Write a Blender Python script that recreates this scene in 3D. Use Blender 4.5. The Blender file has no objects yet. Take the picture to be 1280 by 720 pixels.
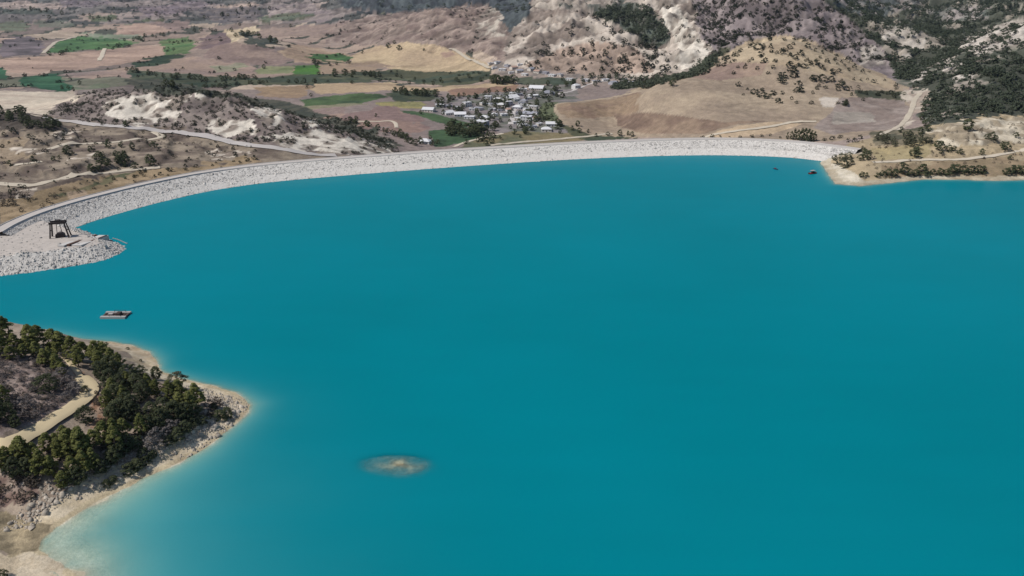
import bpy, math, random
import numpy as np
from mathutils import Vector, Matrix

random.seed(7)
rng = np.random.default_rng(7)
sc = bpy.context.scene
C = sc.collection

# ------------------------------------------------------------------ camera, sky, sun, exposure
H_CAM, PITCH, HFOV = 160.0, math.radians(21.5), math.radians(65)
cam = bpy.data.cameras.new('camera')
cam.angle = HFOV
cam.clip_start, cam.clip_end = 1.0, 30000
cam_o = bpy.data.objects.new('camera', cam)
cam_o.location = (0, 0, H_CAM)
cam_o.rotation_euler = (math.pi / 2 - PITCH, 0, 0)
C.objects.link(cam_o)
sc.camera = cam_o

SUN_EL, SUN_AZ = math.radians(52), math.atan2(-0.92, -0.30)      # azimuth from +Y towards +X
to_sun = Vector((math.sin(SUN_AZ) * math.cos(SUN_EL), math.cos(SUN_AZ) * math.cos(SUN_EL), math.sin(SUN_EL)))
world = bpy.data.worlds.new('World')
sc.world = world
world.use_nodes = True
wn = world.node_tree.nodes
sky = wn.new('ShaderNodeTexSky')
sky.sky_type = 'NISHITA'
sky.sun_disc = False
sky.sun_elevation = SUN_EL
sky.sun_rotation = SUN_AZ
sky.altitude = 300
wn['Background'].inputs['Strength'].default_value = 0.085
world.node_tree.links.new(sky.outputs[0], wn['Background'].inputs['Color'])
sun = bpy.data.lights.new('sun', 'SUN')
sun.energy, sun.angle, sun.color = 4.0, math.radians(0.6), (1.0, 0.965, 0.92)
sun_o = bpy.data.objects.new('sun', sun)
sun_o.rotation_euler = to_sun.to_track_quat('Z', 'Y').to_euler()
sun_o.location = to_sun * 500
C.objects.link(sun_o)
sc.view_settings.view_transform = 'Standard'
sc.view_settings.look = 'None'
sc.view_settings.exposure = 0.0
sc.view_settings.gamma = 1.0
sc.view_settings.use_curve_mapping = False
sc.render.engine = 'CYCLES'
sc.cycles.max_bounces = 6
sc.cycles.diffuse_bounces = 4
sc.cycles.glossy_bounces = 2
sc.cycles.transparent_max_bounces = 6
sc.cycles.volume_bounces = 0
sc.cycles.use_denoising = True

# ------------------------------------------------------------------ pixels of the photograph (1280 x 720) to ground
F = 640 / math.tan(HFOV / 2)
cP, sP = math.cos(PITCH), math.sin(PITCH)

def drop(py):                       # metres of drop for each metre of depth
    u = (360 - np.asarray(py, float)) / F
    return (sP - u * cP) / (cP + u * sP)

def at_Y(px, py, Y):
    u = (360 - py) / F
    return ((px - 640) / F * Y / (cP + u * sP), Y, H_CAM - Y * float(drop(py)))

def at_z(px, py, z=0.0):
    return at_Y(px, py, (H_CAM - z) / float(drop(py)))

def project(x, y, z):
    dz = z - H_CAM
    fwd = y * cP - dz * sP
    up = y * sP + dz * cP
    return 640 + F * x / fwd, 360 - F * up / fwd, fwd

# ------------------------------------------------------------------ numpy noise
def _hash(ix, iy, seed):
    h = (ix.astype(np.int64) * 374761393 + iy.astype(np.int64) * 668265263 + seed * 974711) & 0x7fffffff
    h = ((h ^ (h >> 13)) * 1274126177) & 0x7fffffff
    return ((h ^ (h >> 16)) & 0xffff) / 65535.0

def vnoise(x, y, seed=0):
    ix, iy = np.floor(x), np.floor(y)
    fx, fy = x - ix, y - iy
    fx = fx * fx * fx * (fx * (fx * 6 - 15) + 10); fy = fy * fy * fy * (fy * (fy * 6 - 15) + 10)
    a, b = _hash(ix, iy, seed), _hash(ix + 1, iy, seed)
    c, d = _hash(ix, iy + 1, seed), _hash(ix + 1, iy + 1, seed)
    return (a + (b - a) * fx) * (1 - fy) + (c + (d - c) * fx) * fy

def fbm(x, y, size, octv=4, seed=0, ridged=False):
    t, amp, tot = 0.0, 1.0, 0.0
    ca, sa = math.cos(0.6), math.sin(0.6)
    X, Yv = x / size, y / size
    for k in range(octv):
        n = vnoise(X, Yv, seed + k * 17)
        if ridged: n = 1 - np.abs(2 * n - 1)
        t = t + amp * n; tot += amp; amp *= 0.5
        X, Yv = (X * ca - Yv * sa) * 2.03 + 5.1, (X * sa + Yv * ca) * 2.03 + 9.7
    return t / tot

def sstep(a, b, x):
    t = np.clip((x - a) / (b - a), 0, 1)
    return t * t * (3 - 2 * t)

def in_poly(px, py, poly):
    P = np.asarray(poly, float)
    res = np.zeros(px.shape, bool)
    m = (px >= P[:, 0].min()) & (px <= P[:, 0].max()) & (py >= P[:, 1].min()) & (py <= P[:, 1].max())
    if not m.any(): return res
    x, y = px[m], py[m]
    r = np.zeros(x.shape, bool)
    for i in range(len(P)):
        x0, y0 = P[i - 1]; x1, y1 = P[i]
        if y0 == y1: continue
        c = (y0 > y) != (y1 > y)
        r ^= c & (x < (x1 - x0) * (y - y0) / (y1 - y0) + x0)
    res[m] = r
    return res

def dist_poly(x, y, P, closed=True):
    P = np.asarray(P, np.float32)
    x = x.astype(np.float32); y = y.astype(np.float32)
    best = np.full(x.shape, 1e12, np.float32)
    rngi = range(0 if closed else 1, len(P))
    for i in rngi:
        ax, ay = P[i - 1]; bx, by = P[i]
        dx, dy = bx - ax, by - ay
        L = dx * dx + dy * dy + 1e-9
        t = np.clip(((x - ax) * dx + (y - ay) * dy) / L, 0, 1)
        np.minimum(best, (x - ax - t * dx) ** 2 + (y - ay - t * dy) ** 2, out=best)
    return np.sqrt(best)

def catmull(P, n):
    P = np.asarray(P, float)
    Q = np.vstack([2 * P[0] - P[1], P, 2 * P[-1] - P[-2]])
    out = []
    for i in range(1, len(Q) - 2):
        t = np.linspace(0, 1, n, endpoint=False)[:, None]
        a, b, c, d = Q[i - 1], Q[i], Q[i + 1], Q[i + 2]
        out.append(0.5 * (2 * b + (c - a) * t + (2 * a - 5 * b + 4 * c - d) * t ** 2 + (3 * b - a - 3 * c + d) * t ** 3))
    out.append(P[-1:])
    return np.vstack(out)

# ------------------------------------------------------------------ materials
def lin(hexs, k=1.0):
    v = [int(hexs[i:i + 2], 16) / 255 for i in (1, 3, 5)]
    return [k * (c / 12.92 if c <= 0.04045 else ((c + 0.055) / 1.055) ** 2.4) for c in v]

ALB = 0.80                          # displayed colour of sunlit flat ground -> base colour
def base(h): return lin(h, ALB)

def new_mat(name):
    m = bpy.data.materials.new(name); m.use_nodes = True
    return m, m.node_tree.nodes, m.node_tree.links, m.node_tree.nodes['Principled BSDF']

def plain(name, col, rough=0.8, var=0.25, scale=1.0, bump=0.0, metal=0.0):
    m, n, l, p = new_mat(name)
    tc = n.new('ShaderNodeTexCoord'); no = n.new('ShaderNodeTexNoise')
    no.inputs['Scale'].default_value = scale; no.inputs['Detail'].default_value = 5
    l.new(tc.outputs['Object'], no.inputs['Vector'])
    oi = n.new('ShaderNodeObjectInfo')
    ad = n.new('ShaderNodeMath'); ad.operation = 'ADD'
    l.new(no.outputs['Fac'], ad.inputs[0]); l.new(oi.outputs['Random'], ad.inputs[1])
    mr = n.new('ShaderNodeMapRange')
    mr.inputs['From Min'].default_value = 0.3; mr.inputs['From Max'].default_value = 1.7
    mr.inputs['To Min'].default_value = 1 - var; mr.inputs['To Max'].default_value = 1 + var
    l.new(ad.outputs[0], mr.inputs['Value'])
    mx = n.new('ShaderNodeVectorMath'); mx.operation = 'SCALE'
    mx.inputs[0].default_value = col
    l.new(mr.outputs[0], mx.inputs['Scale'])
    l.new(mx.outputs[0], p.inputs['Base Color'])
    p.inputs['Roughness'].default_value = rough; p.inputs['Metallic'].default_value = metal
    p.inputs['Specular IOR Level'].default_value = 0.2
    if bump:
        b = n.new('ShaderNodeBump'); b.inputs['Distance'].default_value = bump; b.inputs['Strength'].default_value = 1
        l.new(no.outputs['Fac'], b.inputs['Height']); l.new(b.outputs[0], p.inputs['Normal'])
    return m

def leaf_mat(name, c1, c2, trans=0.25):
    m, n, l, p = new_mat(name)
    oi = n.new('ShaderNodeObjectInfo'); geo = n.new('ShaderNodeNewGeometry')
    ad = n.new('ShaderNodeMath'); ad.operation = 'ADD'
    l.new(oi.outputs['Random'], ad.inputs[0]); l.new(geo.outputs['Random Per Island'], ad.inputs[1])
    hf = n.new('ShaderNodeMath'); hf.operation = 'MULTIPLY'; hf.inputs[1].default_value = 0.5
    l.new(ad.outputs[0], hf.inputs[0])
    mx = n.new('ShaderNodeMix'); mx.data_type = 'RGBA'
    mx.inputs[6].default_value = (*c1, 1); mx.inputs[7].default_value = (*c2, 1)
    l.new(hf.outputs[0], mx.inputs[0])
    l.new(mx.outputs[2], p.inputs['Base Color'])
    p.inputs['Roughness'].default_value = 0.7; p.inputs['Specular IOR Level'].default_value = 0.15
    tr = n.new('ShaderNodeBsdfTranslucent'); l.new(mx.outputs[2], tr.inputs['Color'])
    ms = n.new('ShaderNodeMixShader'); ms.inputs[0].default_value = trans
    l.new(p.outputs[0], ms.inputs[1]); l.new(tr.outputs[0], ms.inputs[2])
    l.new(ms.outputs[0], n['Material Output'].inputs['Surface'])
    return m

def ground_mat():
    m, n, l, p = new_mat('ground_cover')
    at = n.new('ShaderNodeAttribute'); at.attribute_name = 'Col'
    tc = n.new('ShaderNodeTexCoord')
    def noise(scale, det, rough=0.65):
        o = n.new('ShaderNodeTexNoise'); o.inputs['Scale'].default_value = scale
        o.inputs['Detail'].default_value = det; o.inputs['Roughness'].default_value = rough
        l.new(tc.outputs['Object'], o.inputs['Vector']); return o
    a, b = noise(0.11, 6), noise(0.9, 5, 0.7)
    def rngm(o, f0, f1, t0, t1):
        r = n.new('ShaderNodeMapRange'); r.inputs['From Min'].default_value = f0; r.inputs['From Max'].default_value = f1
        r.inputs['To Min'].default_value = t0; r.inputs['To Max'].default_value = t1
        l.new(o.outputs['Fac'], r.inputs['Value']); return r
    ra, rb = rngm(a, 0.3, 0.7, 0.80, 1.2), rngm(b, 0.3, 0.7, 0.80, 1.2)
    mu = n.new('ShaderNodeMath'); mu.operation = 'MULTIPLY'
    l.new(ra.outputs[0], mu.inputs[0]); l.new(rb.outputs[0], mu.inputs[1])
    sc_ = n.new('ShaderNodeVectorMath'); sc_.operation = 'SCALE'
    l.new(at.outputs['Color'], sc_.inputs[0]); l.new(mu.outputs[0], sc_.inputs['Scale'])
    l.new(sc_.outputs[0], p.inputs['Base Color'])
    p.inputs['Roughness'].default_value = 0.95; p.inputs['Specular IOR Level'].default_value = 0.1
    bp = n.new('ShaderNodeBump'); bp.inputs['Distance'].default_value = 0.6; bp.inputs['Strength'].default_value = 0.7
    l.new(b.outputs['Fac'], bp.inputs['Height']); l.new(bp.outputs[0], p.inputs['Normal'])
    return m

def water_mat():
    m, n, l, p = new_mat('lake_water')
    at = n.new('ShaderNodeAttribute'); at.attribute_name = 'murk'          # x: opacity by depth, y: silt
    sp = n.new('ShaderNodeSeparateColor'); l.new(at.outputs['Color'], sp.inputs[0])
    tc = n.new('ShaderNodeTexCoord')
    no = n.new('ShaderNodeTexNoise'); no.inputs['Scale'].default_value = 0.006; no.inputs['Detail'].default_value = 3
    l.new(tc.outputs['Object'], no.inputs['Vector'])
    m1 = n.new('ShaderNodeMix'); m1.data_type = 'RGBA'
    m1.inputs[6].default_value = (0.000, 0.162, 0.200, 1); m1.inputs[7].default_value = (0.000, 0.177, 0.222, 1)
    r = n.new('ShaderNodeMapRange'); r.inputs['From Min'].default_value = 0.35; r.inputs['From Max'].default_value = 0.65
    l.new(no.outputs['Fac'], r.inputs['Value']); l.new(r.outputs[0], m1.inputs[0])
    mp = n.new('ShaderNodeMapping'); mp.inputs['Scale'].default_value = (.018, .075, 1); mp.inputs['Rotation'].default_value = (0, 0, .3)
    l.new(tc.outputs['Object'], mp.inputs[0]); n2 = n.new('ShaderNodeTexNoise'); n2.inputs['Scale'].default_value = 1; n2.inputs['Detail'].default_value = 5; l.new(mp.outputs[0], n2.inputs['Vector'])
    r2 = n.new('ShaderNodeMapRange'); r2.inputs['From Min'].default_value = .3; r2.inputs['From Max'].default_value = .7; r2.inputs['To Min'].default_value = .982; r2.inputs['To Max'].default_value = 1.018; l.new(n2.outputs['Fac'], r2.inputs['Value'])
    sm = n.new('ShaderNodeVectorMath'); sm.operation = 'SCALE'; l.new(m1.outputs[2], sm.inputs[0]); l.new(r2.outputs[0], sm.inputs['Scale'])
    m2 = n.new('ShaderNodeMix'); m2.data_type = 'RGBA'
    m2.inputs[7].default_value = (0.20, 0.45, 0.40, 1)
    l.new(sm.outputs[0], m2.inputs[6]); l.new(sp.outputs[1], m2.inputs[0])
    l.new(m2.outputs[2], p.inputs['Base Color'])
    p.inputs['Roughness'].default_value = 0.18; p.inputs['IOR'].default_value = 1.33
    p.inputs['Specular IOR Level'].default_value = 0.015
    l.new(sp.outputs[0], p.inputs['Alpha'])
    wv = n.new('ShaderNodeTexNoise'); wv.inputs['Scale'].default_value = 0.9; wv.inputs['Detail'].default_value = 4
    l.new(tc.outputs['Object'], wv.inputs['Vector'])
    bp = n.new('ShaderNodeBump'); bp.inputs['Distance'].default_value = 0.06; bp.inputs['Strength'].default_value = 0.6
    l.new(wv.outputs['Fac'], bp.inputs['Height']); l.new(bp.outputs[0], p.inputs['Normal'])
    return m

M = dict(
    ground=ground_mat(), water=water_mat(),
    stone=plain('riprap_stone', base('#bbb6b0'), 0.9, 0.28, 0.35, 0.1),
    stone_pale=plain('bleached_stone', base('#d6d0c8'), 0.9, 0.18, 0.35, 0.1),
    wet=plain('damp_stained_stone', base('#8d7f6b'), 0.8, 0.3, 0.35),
    boulder=plain('boulder_stone', base('#c4b8a8'), 0.9, 0.30, 0.6, 0.1),
    road=plain('crest_gravel', base('#c4bbb3'), 0.9, 0.12, 0.2),
    path=plain('path_sand', base('#d2bf9a'), 0.95, 0.15, 0.15),
    track=plain('track_dust', base('#cabda9'), 0.95, 0.15, 0.15),
    asphalt=plain('worn_road', base('#c6beb8'), 0.9, 0.12, 0.15),
    concrete=plain('pale_concrete', base('#cfcac4'), 0.85, 0.12, 0.4),
    parapet=plain('parapet_concrete', base('#c8c2bc'), 0.9, 0.15, 0.4),
    steel=plain('dark_rusty_steel', (0.035, 0.026, 0.024), 0.7, 0.3, 1.0),
    rust=plain('rusty_rail', (0.12, 0.07, 0.055), 0.8, 0.3, 1.0),
    float_=plain('pale_pontoon', (0.33, 0.31, 0.29), 0.5, 0.15, 1.0),
    deck=plain('weathered_deck', (0.085, 0.058, 0.050), 0.8, 0.4, 1.2),
    white=plain('white_render', (0.60, 0.58, 0.56), 0.8, 0.10, 0.5),
    cream=plain('cream_render', (0.55, 0.50, 0.44), 0.85, 0.12, 0.5),
    grey=plain('grey_render', (0.38, 0.37, 0.40), 0.85, 0.12, 0.5),
    roofw=plain('white_roof', (0.58, 0.57, 0.57), 0.7, 0.12, 0.4),
    roofg=plain('grey_roof', (0.28, 0.28, 0.31), 0.7, 0.18, 0.4),
    rooft=plain('faded_tile_roof', (0.36, 0.24, 0.19), 0.85, 0.2, 0.6),
    glass=plain('dark_window', (0.04, 0.045, 0.055), 0.25, 0.2, 1.0),
    wood=plain('dark_door', (0.10, 0.075, 0.06), 0.7, 0.2, 1.0),
    bark=plain('bark', (0.085, 0.065, 0.05), 0.95, 0.3, 2.0),
    pine=leaf_mat('pine_needles', (0.125, 0.140, 0.044), (0.265, 0.265, 0.088), .45),
    dark=leaf_mat('dark_foliage', (0.044, 0.054, 0.028), (0.105, 0.115, 0.054)),
    olive=leaf_mat('olive_foliage', (0.070, 0.072, 0.044), (0.15, 0.145, 0.088)),
    greyb=leaf_mat('dry_grey_twigs', (0.10, 0.085, 0.080), (0.21, 0.185, 0.17), 0.1),
    brownb=leaf_mat('dry_brown_scrub', (0.065, 0.050, 0.040), (0.14, 0.115, 0.085), 0.1),
    far=leaf_mat('far_foliage', (0.050, 0.062, 0.040), (0.110, 0.124, 0.080)),
    shrubd=leaf_mat('blackish_shrub', (0.020, 0.024, 0.015), (0.055, 0.060, 0.036)),
    hull=plain('dark_blue_hull', (0.02, 0.05, 0.10), 0.5, 0.2, 1.0),
    redp=plain('red_boat_paint', (0.22, 0.03, 0.03), 0.5, 0.2, 1.0),
)

# ------------------------------------------------------------------ object helpers
def mesh_np(name, V, faces, mat, smooth=False):
    """faces: (n,3) or (n,4) int array, or list of tuples"""
    me = bpy.data.meshes.new(name)
    V = np.asarray(V, np.float32)
    if isinstance(faces, np.ndarray):
        k = faces.shape[1]; nf = len(faces)
        me.vertices.add(len(V)); me.vertices.foreach_set('co', V.ravel())
        me.loops.add(nf * k); me.loops.foreach_set('vertex_index', faces.astype(np.int32).ravel())
        me.polygons.add(nf); me.polygons.foreach_set('loop_start', np.arange(0, nf * k, k, dtype=np.int32))
        me.update(calc_edges=True)
    else:
        me.from_pydata([tuple(v) for v in V], [], faces); me.update()
    if smooth: me.polygons.foreach_set('use_smooth', np.ones(len(me.polygons), bool))
    if mat: me.materials.append(mat)
    return me

def obj(name, me, parent=None, loc=None):
    o = bpy.data.objects.new(name, me); C.objects.link(o)
    if parent: o.parent = parent
    if loc is not None: o.location = loc
    return o

def tag(o, label, cat, group=None):
    o['label'] = label; o['category'] = cat
    if group: o['group'] = group
    return o

def thing(name, label, cat, loc=(0, 0, 0), rz=0.0, group=None):
    o = bpy.data.objects.new(name, None); C.objects.link(o)
    o.location = loc; o.rotation_euler = (0, 0, rz); o.empty_display_size = 0.5
    return tag(o, label, cat, group)

def struct(o, label=None):
    o['kind'] = 'structure'
    if label: o['label'] = label
    return o

def stuff(o, label=None):
    o['kind'] = 'stuff'
    if label: o['label'] = label
    return o

class MB:                           # small mesh builder: boxes, bars, prisms
    def __init__(s): s.v, s.f = [], []
    def hexa(s, pts):
        b = len(s.v); s.v += [tuple(p) for p in pts]
        for q in ((0, 3, 2, 1), (4, 5, 6, 7), (0, 1, 5, 4), (1, 2, 6, 5), (2, 3, 7, 6), (3, 0, 4, 7)):
            s.f.append(tuple(b + i for i in q))
        return s
    def box(s, x0, x1, y0, y1, z0, z1):
        return s.hexa([(x0, y0, z0), (x1, y0, z0), (x1, y1, z0), (x0, y1, z0), (x0, y0, z1), (x1, y0, z1), (x1, y1, z1), (x0, y1, z1)])
    def bar(s, a, b, w, w2=None):
        a, b = Vector(a), Vector(b); d = (b - a).normalized()
        u = d.cross(Vector((0, 0, 1)))
        u = Vector((1, 0, 0)) if u.length < 1e-4 else u.normalized()
        v = d.cross(u); w2 = w if w2 is None else w2
        q = lambda c, r: [c + u * (r * i) + v * (r * j) for i, j in ((-1, -1), (1, -1), (1, 1), (-1, 1))]
        return s.hexa(q(a, w / 2) + q(b, w2 / 2))
    def prism(s, poly, y0, y1):     # polygon in x,z pushed along y
        b = len(s.v); n = len(poly)
        s.v += [(x, y0, z) for x, z in poly] + [(x, y1, z) for x, z in poly]
        s.f.append(tuple(range(b, b + n))); s.f.append(tuple(range(b + 2 * n - 1, b + n - 1, -1)))
        for i in range(n):
            j = (i + 1) % n; s.f.append((b + j, b + i, b + n + i, b + n + j))
        return s
    def mesh(s, name, mat): return mesh_np(name, s.v, s.f, mat)
    def build(s, name, mat, parent=None): return obj(name, s.mesh(name, mat), parent)

# ------------------------------------------------------------------ dam crest line and shore line
CREST_Z = 10.0
crest_px = [(3, 290), (22, 279), (50, 267), (85, 255.5), (125, 244.5), (185, 230), (250, 217), (320, 207.5), (400, 200.5), (480, 194.5),
            (560, 189), (640, 184), (720, 179.5), (800, 176.2), (850, 174.8), (900, 174.3), (950, 175.5), (1000, 178.5), (1047, 184), (1072, 187.5)]
crest = catmull([at_z(x, y, CREST_Z)[:2] for x, y in crest_px], 40)
tan_ = np.gradient(crest, axis=0); tan_ /= np.linalg.norm(tan_, axis=1)[:, None]
nor_ = np.stack([tan_[:, 1], -tan_[:, 0]], 1)                   # towards the lake
ctr = crest - nor_ * 4.0                                        # road centre
FACE_W = np.interp(np.linspace(0, 1, len(crest)), [0, 0.3, 0.6, 0.8, 1], [21, 21, 21, 26, 21])

shore_px_right = [(1500, 236), (1400, 229), (1280, 225), (1240, 226), (1200, 224.5), (1150, 224.5), (1110, 229), (1075, 232.5), (1044, 230), (1034, 216), (1026, 203)]
shore_px_left = [(-260, 340), (-300, 380), (-200, 418), (-60, 414), (0, 413), (60, 417), (100, 424), (140, 427), (165, 432), (186, 440), (196, 449), (200, 462), (218, 470), (245, 478), (270, 483),
                 (295, 491), (316, 506), (306, 519), (285, 538), (255, 562), (225, 578), (190, 594), (160, 609), (125, 625), (95, 643), (70, 660), (56, 674), (53, 688),
                 (66, 700), (84, 709), (96, 719), (108, 740), (120, 790)]
wr = [at_z(x, y)[:2] for x, y in shore_px_right]
wl = [at_z(x, y)[:2] for x, y in shore_px_left]
lake = np.array([(1400, -300), (1400, 640)] + wr + [tuple(p) for p in ctr[::-6]] + wl + [(-95, 90), (-110, -300)])
dam_pts = ctr[::8]

# ------------------------------------------------------------------ terrain: control points (pixel, depth or height, roughness)
CP = []
def zc(z, r, *pts):
    for p in pts: CP.append((*at_z(p[0], p[1], z), r))
def yc(Y, r, *pts):
    for p in pts: CP.append((*at_Y(p[0], p[1], Y), r))
def hid(px, Y, z, r):               # ground hidden behind a ridge, in the same direction
    CP.append(((px - 640) / F * Y / 1.02, Y, z, r))
# promontory in the foreground
zc(2, .3, (0, 640), (0, 705), (-60, 700)); zc(3, .4, (280, 507), (40, 628)); zc(5, .5, (0, 610), (240, 505), (160, 580), (170, 445)); zc(8, .6, (60, 585), (200, 515), (130, 445), (110, 570))
zc(10, .6, (160, 500), (120, 530)); zc(12, .6, (110, 490), (60, 545), (100, 455)); zc(15, .7, (50, 520), (0, 560), (70, 450)); zc(18, .8, (0, 510), (50, 470), (0, 435)); zc(20, .8, (0, 470))
zc(22, .8, (-100, 440), (-100, 560)); zc(28, .8, (-120, 500)); zc(14, .8, (-120, 640)); zc(8, .5, (-120, 720))
# left abutment and its terraces
zc(14, .5, (0, 220), (100, 222), (-150, 250)); zc(11, .5, (0, 250), (60, 240)); zc(9, .4, (120, 232), (180, 214), (250, 207), (320, 199), (-100, 300)); zc(18, .8, (100, 180), (0, 190)); zc(14, .6, (200, 190)); zc(17, .6, (160, 170))
zc(9, .6, (300, 190), (360, 193)); zc(2, .5, (430, 192)); yc(700, 1, (-150, 180)); yc(780, 1, (0, 152), (60, 150)); yc(840, 1, (0, 139)); yc(800, 1, (-150, 140)); zc(15, .6, (80, 160))
hid(20, 980, 6, .6); hid(-120, 1000, 10, .6); zc(3, .5, (40, 126), (0, 126))
# pale eroded ridge behind the abutment
zc(13, 2, (200, 165)); zc(10, 2, (290, 178)); zc(4, 2, (400, 191)); zc(-7, 1.5, (480, 191))
yc(960, 4, (120, 118)); yc(900, 5, (200, 113)); yc(880, 5, (290, 121)); yc(850, 5, (350, 140)); yc(815, 4, (430, 166)); zc(-9, 2, (490, 186))
hid(130, 1120, -8, 1); hid(210, 1080, -10, 1); hid(300, 1050, -14, 1); hid(370, 1000, -18, 1); hid(440, 940, -20, 1)
# valley floor
zc(-24, .5, (520, 170), (600, 172), (650, 165), (700, 168), (560, 150), (650, 145)); zc(-20, .5, (760, 166), (480, 150), (420, 140)); zc(-22, .5, (540, 125), (640, 120), (700, 125)); zc(-20, .5, (400, 118), (600, 102), (700, 103), (480, 105))
zc(-18, .5, (760, 103), (300, 104), (200, 100), (400, 90), (560, 80)); zc(-15, .6, (100, 90), (0, 90), (-150, 95), (200, 75), (480, 70)); zc(-12, 1, (100, 62), (0, 62), (200, 58), (390, 60)); zc(-5, 2, (0, 40), (200, 36), (100, 36), (-150, 50))
yc(1900, 3, (300, 48)); zc(-16, .8, (300, 76)); hid(300, 2250, -12, 2); yc(2500, 2, (380, 32)); yc(3100, 4, (0, 12), (200, 14), (330, 14)); yc(3900, 6, (0, -3), (150, -3), (-150, 0)); yc(3400, 8, (400, -2)); yc(5200, 10, (0, -22), (250, -24), (-200, -20))
# grey hill and the dark wood behind it
zc(-17, 1, (440, 62)); yc(2150, 4, (470, 38)); yc(1850, 4, (560, 52)); yc(2100, 6, (540, 16), (600, 13)); yc(1750, 4, (610, 55)); hid(560, 2400, 40, 5); yc(2800, 8, (470, 3), (560, -4)); yc(2500, 8, (640, 2))
# central chalk hill
zc(-15, 1.5, (640, 93), (720, 97)); yc(1440, 3, (790, 96)); yc(1600, 8, (700, 62), (760, 60)); yc(1560, 8, (820, 60)); yc(1760, 10, (760, 30), (700, 30)); yc(1950, 10, (700, 5)); yc(1850, 10, (800, 5)); yc(2300, 10, (760, -35))
yc(1420, 4, (870, 82)); yc(1500, 8, (850, 55)); yc(1700, 8, (870, 20))
# tan hill beside the dam
zc(-19, .5, (800, 167)); zc(-10, .6, (850, 168)); yc(860, .6, (920, 166)); yc(880, .8, (980, 160)); yc(1100, .8, (720, 130)); yc(1050, 1, (800, 123), (790, 145)); yc(1130, 1.2, (860, 98)); yc(1190, 1.2, (930, 60)); yc(1180, 1.2, (985, 48)); yc(1140, 1.2, (1050, 73)); yc(1080, 1.2, (1120, 103))
yc(1040, 1.4, (950, 108)); yc(1030, 1.4, (1030, 108)); yc(930, 1, (1000, 140), (1070, 143)); yc(930, 1, (900, 140)); yc(1180, 1, (900, 78))
hid(985, 1400, 34, 3); hid(930, 1400, 26, 3); hid(1050, 1330, 22, 3); hid(1120, 1240, 14, 3)
# grey scrub hill behind it
yc(1700, 7, (900, 20)); yc(1560, 7, (960, 25), (1000, 10)); yc(1420, 7, (1060, 52)); yc(1600, 7, (1000, -15)); yc(1700, 7, (930, -30)); hid(1060, 1800, 60, 5)
yc(1300, 4, (1110, 84)); yc(1750, 6, (1100, 38))
# wooded slope and hills on the right
yc(760, .4, (1047, 182)); yc(815, .8, (1090, 167)); yc(1000, 2, (1146, 120)); yc(2300, 8, (1120, 8)); yc(2100, 8, (1200, 18)); yc(1950, 8, (1280, 6)); yc(1600, 6, (1200, 48)); yc(1850, 8, (1270, 22)); yc(1480, 7, (1140, 46)); yc(1400, 5, (1160, 68))
yc(1260, 6, (1235, 48), (1290, 28)); yc(960, 4, (1220, 108)); yc(1010, 4, (1280, 95)); yc(830, 2, (1165, 150), (1230, 140)); yc(850, 2, (1290, 138)); yc(1250, 6, (1420, 10)); yc(900, 4, (1420, 120)); hid(1260, 1480, 40, 5); yc(2700, 10, (1000, -40), (1200, -45), (1400, -45)); yc(1100, 4, (1180, 90))
# terraces above the right shore
zc(9, .5, (1100, 203), (1180, 200), (1250, 196), (1350, 185)); zc(6, .5, (1120, 213), (1220, 213), (1320, 213)); zc(13, .8, (1120, 185), (1180, 186), (1250, 182)); zc(24, 1.5, (1190, 158), (1240, 156), (1330, 150)); zc(7, .5, (1060, 200)); zc(10, .5, (1075, 190)); zc(4, .4, (1060, 218))
CP.append((-260, 60, 25, .5)); CP.append((300, 60, -25, .5)); CP.append((0, 300, -25, .3)); CP.append((150, 500, -25, .3)); CP.append((300, 300, -25, .3)); CP.append((-150, 450, -22, .3))
CP = np.array(CP)

def warp(x, y):
    return x / (y + 40.0) * 2.2, np.log(y + 40.0) * 1.25

# fan of rows: spacing grows with distance
def rows(a, b, k):
    return a * np.exp(np.linspace(0, math.log(b / a), int(math.log(b / a) / k), endpoint=False))
YR = np.concatenate([rows(15, 180, .025), rows(180, 355, .0021), rows(355, 480, .006), rows(480, 900, .0030), rows(900, 2300, .0036), rows(2300, 8000, .011), [8000.0]])
NX = 961
U = np.linspace(-1, 1, NX)
WID = lambda y: 0.74 * y + 140
GX = U[None, :] * WID(YR)[:, None]
GY = np.repeat(YR[:, None], NX, 1)
NR = len(YR)

# thin plate surface through the control points (evaluated on a coarse set, then interpolated)
cu, cv = warp(CP[:, 0], CP[:, 1])
def tps_k(r2): return r2 * np.log(r2 + 1e-9)
n = len(CP)
K = tps_k((cu[:, None] - cu[None]) ** 2 + (cv[:, None] - cv[None]) ** 2) + np.eye(n) * 2e-4
P_ = np.stack([np.ones(n), cu, cv], 1)
A_ = np.zeros((n + 3, n + 3)); A_[:n, :n] = K; A_[:n, n:] = P_; A_[n:, :n] = P_.T
sol = np.linalg.solve(A_, np.concatenate([CP[:, 2], np.zeros(3)]))
def tps(x, y):
    sh = x.shape; u, v = warp(x.ravel(), y.ravel())
    out = np.empty(u.shape); rr = np.empty(u.shape)
    for s in range(0, len(u), 20000):
        e = slice(s, s + 20000)
        d2 = (u[e, None] - cu[None]) ** 2 + (v[e, None] - cv[None]) ** 2
        out[e] = tps_k(d2) @ sol[:n] + sol[n] + sol[n + 1] * u[e] + sol[n + 2] * v[e]
        w = 1 / (d2 + 2e-4) ** 1.5
        rr[e] = (w @ CP[:, 3]) / w.sum(1)
    return out.reshape(sh), rr.reshape(sh)
ri = np.unique(np.concatenate([np.arange(0, NR, 5), [NR - 1]])); ci = np.arange(0, NX, 5)
Zc, Rc = tps(GX[np.ix_(ri, ci)], GY[np.ix_(ri, ci)])
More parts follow.
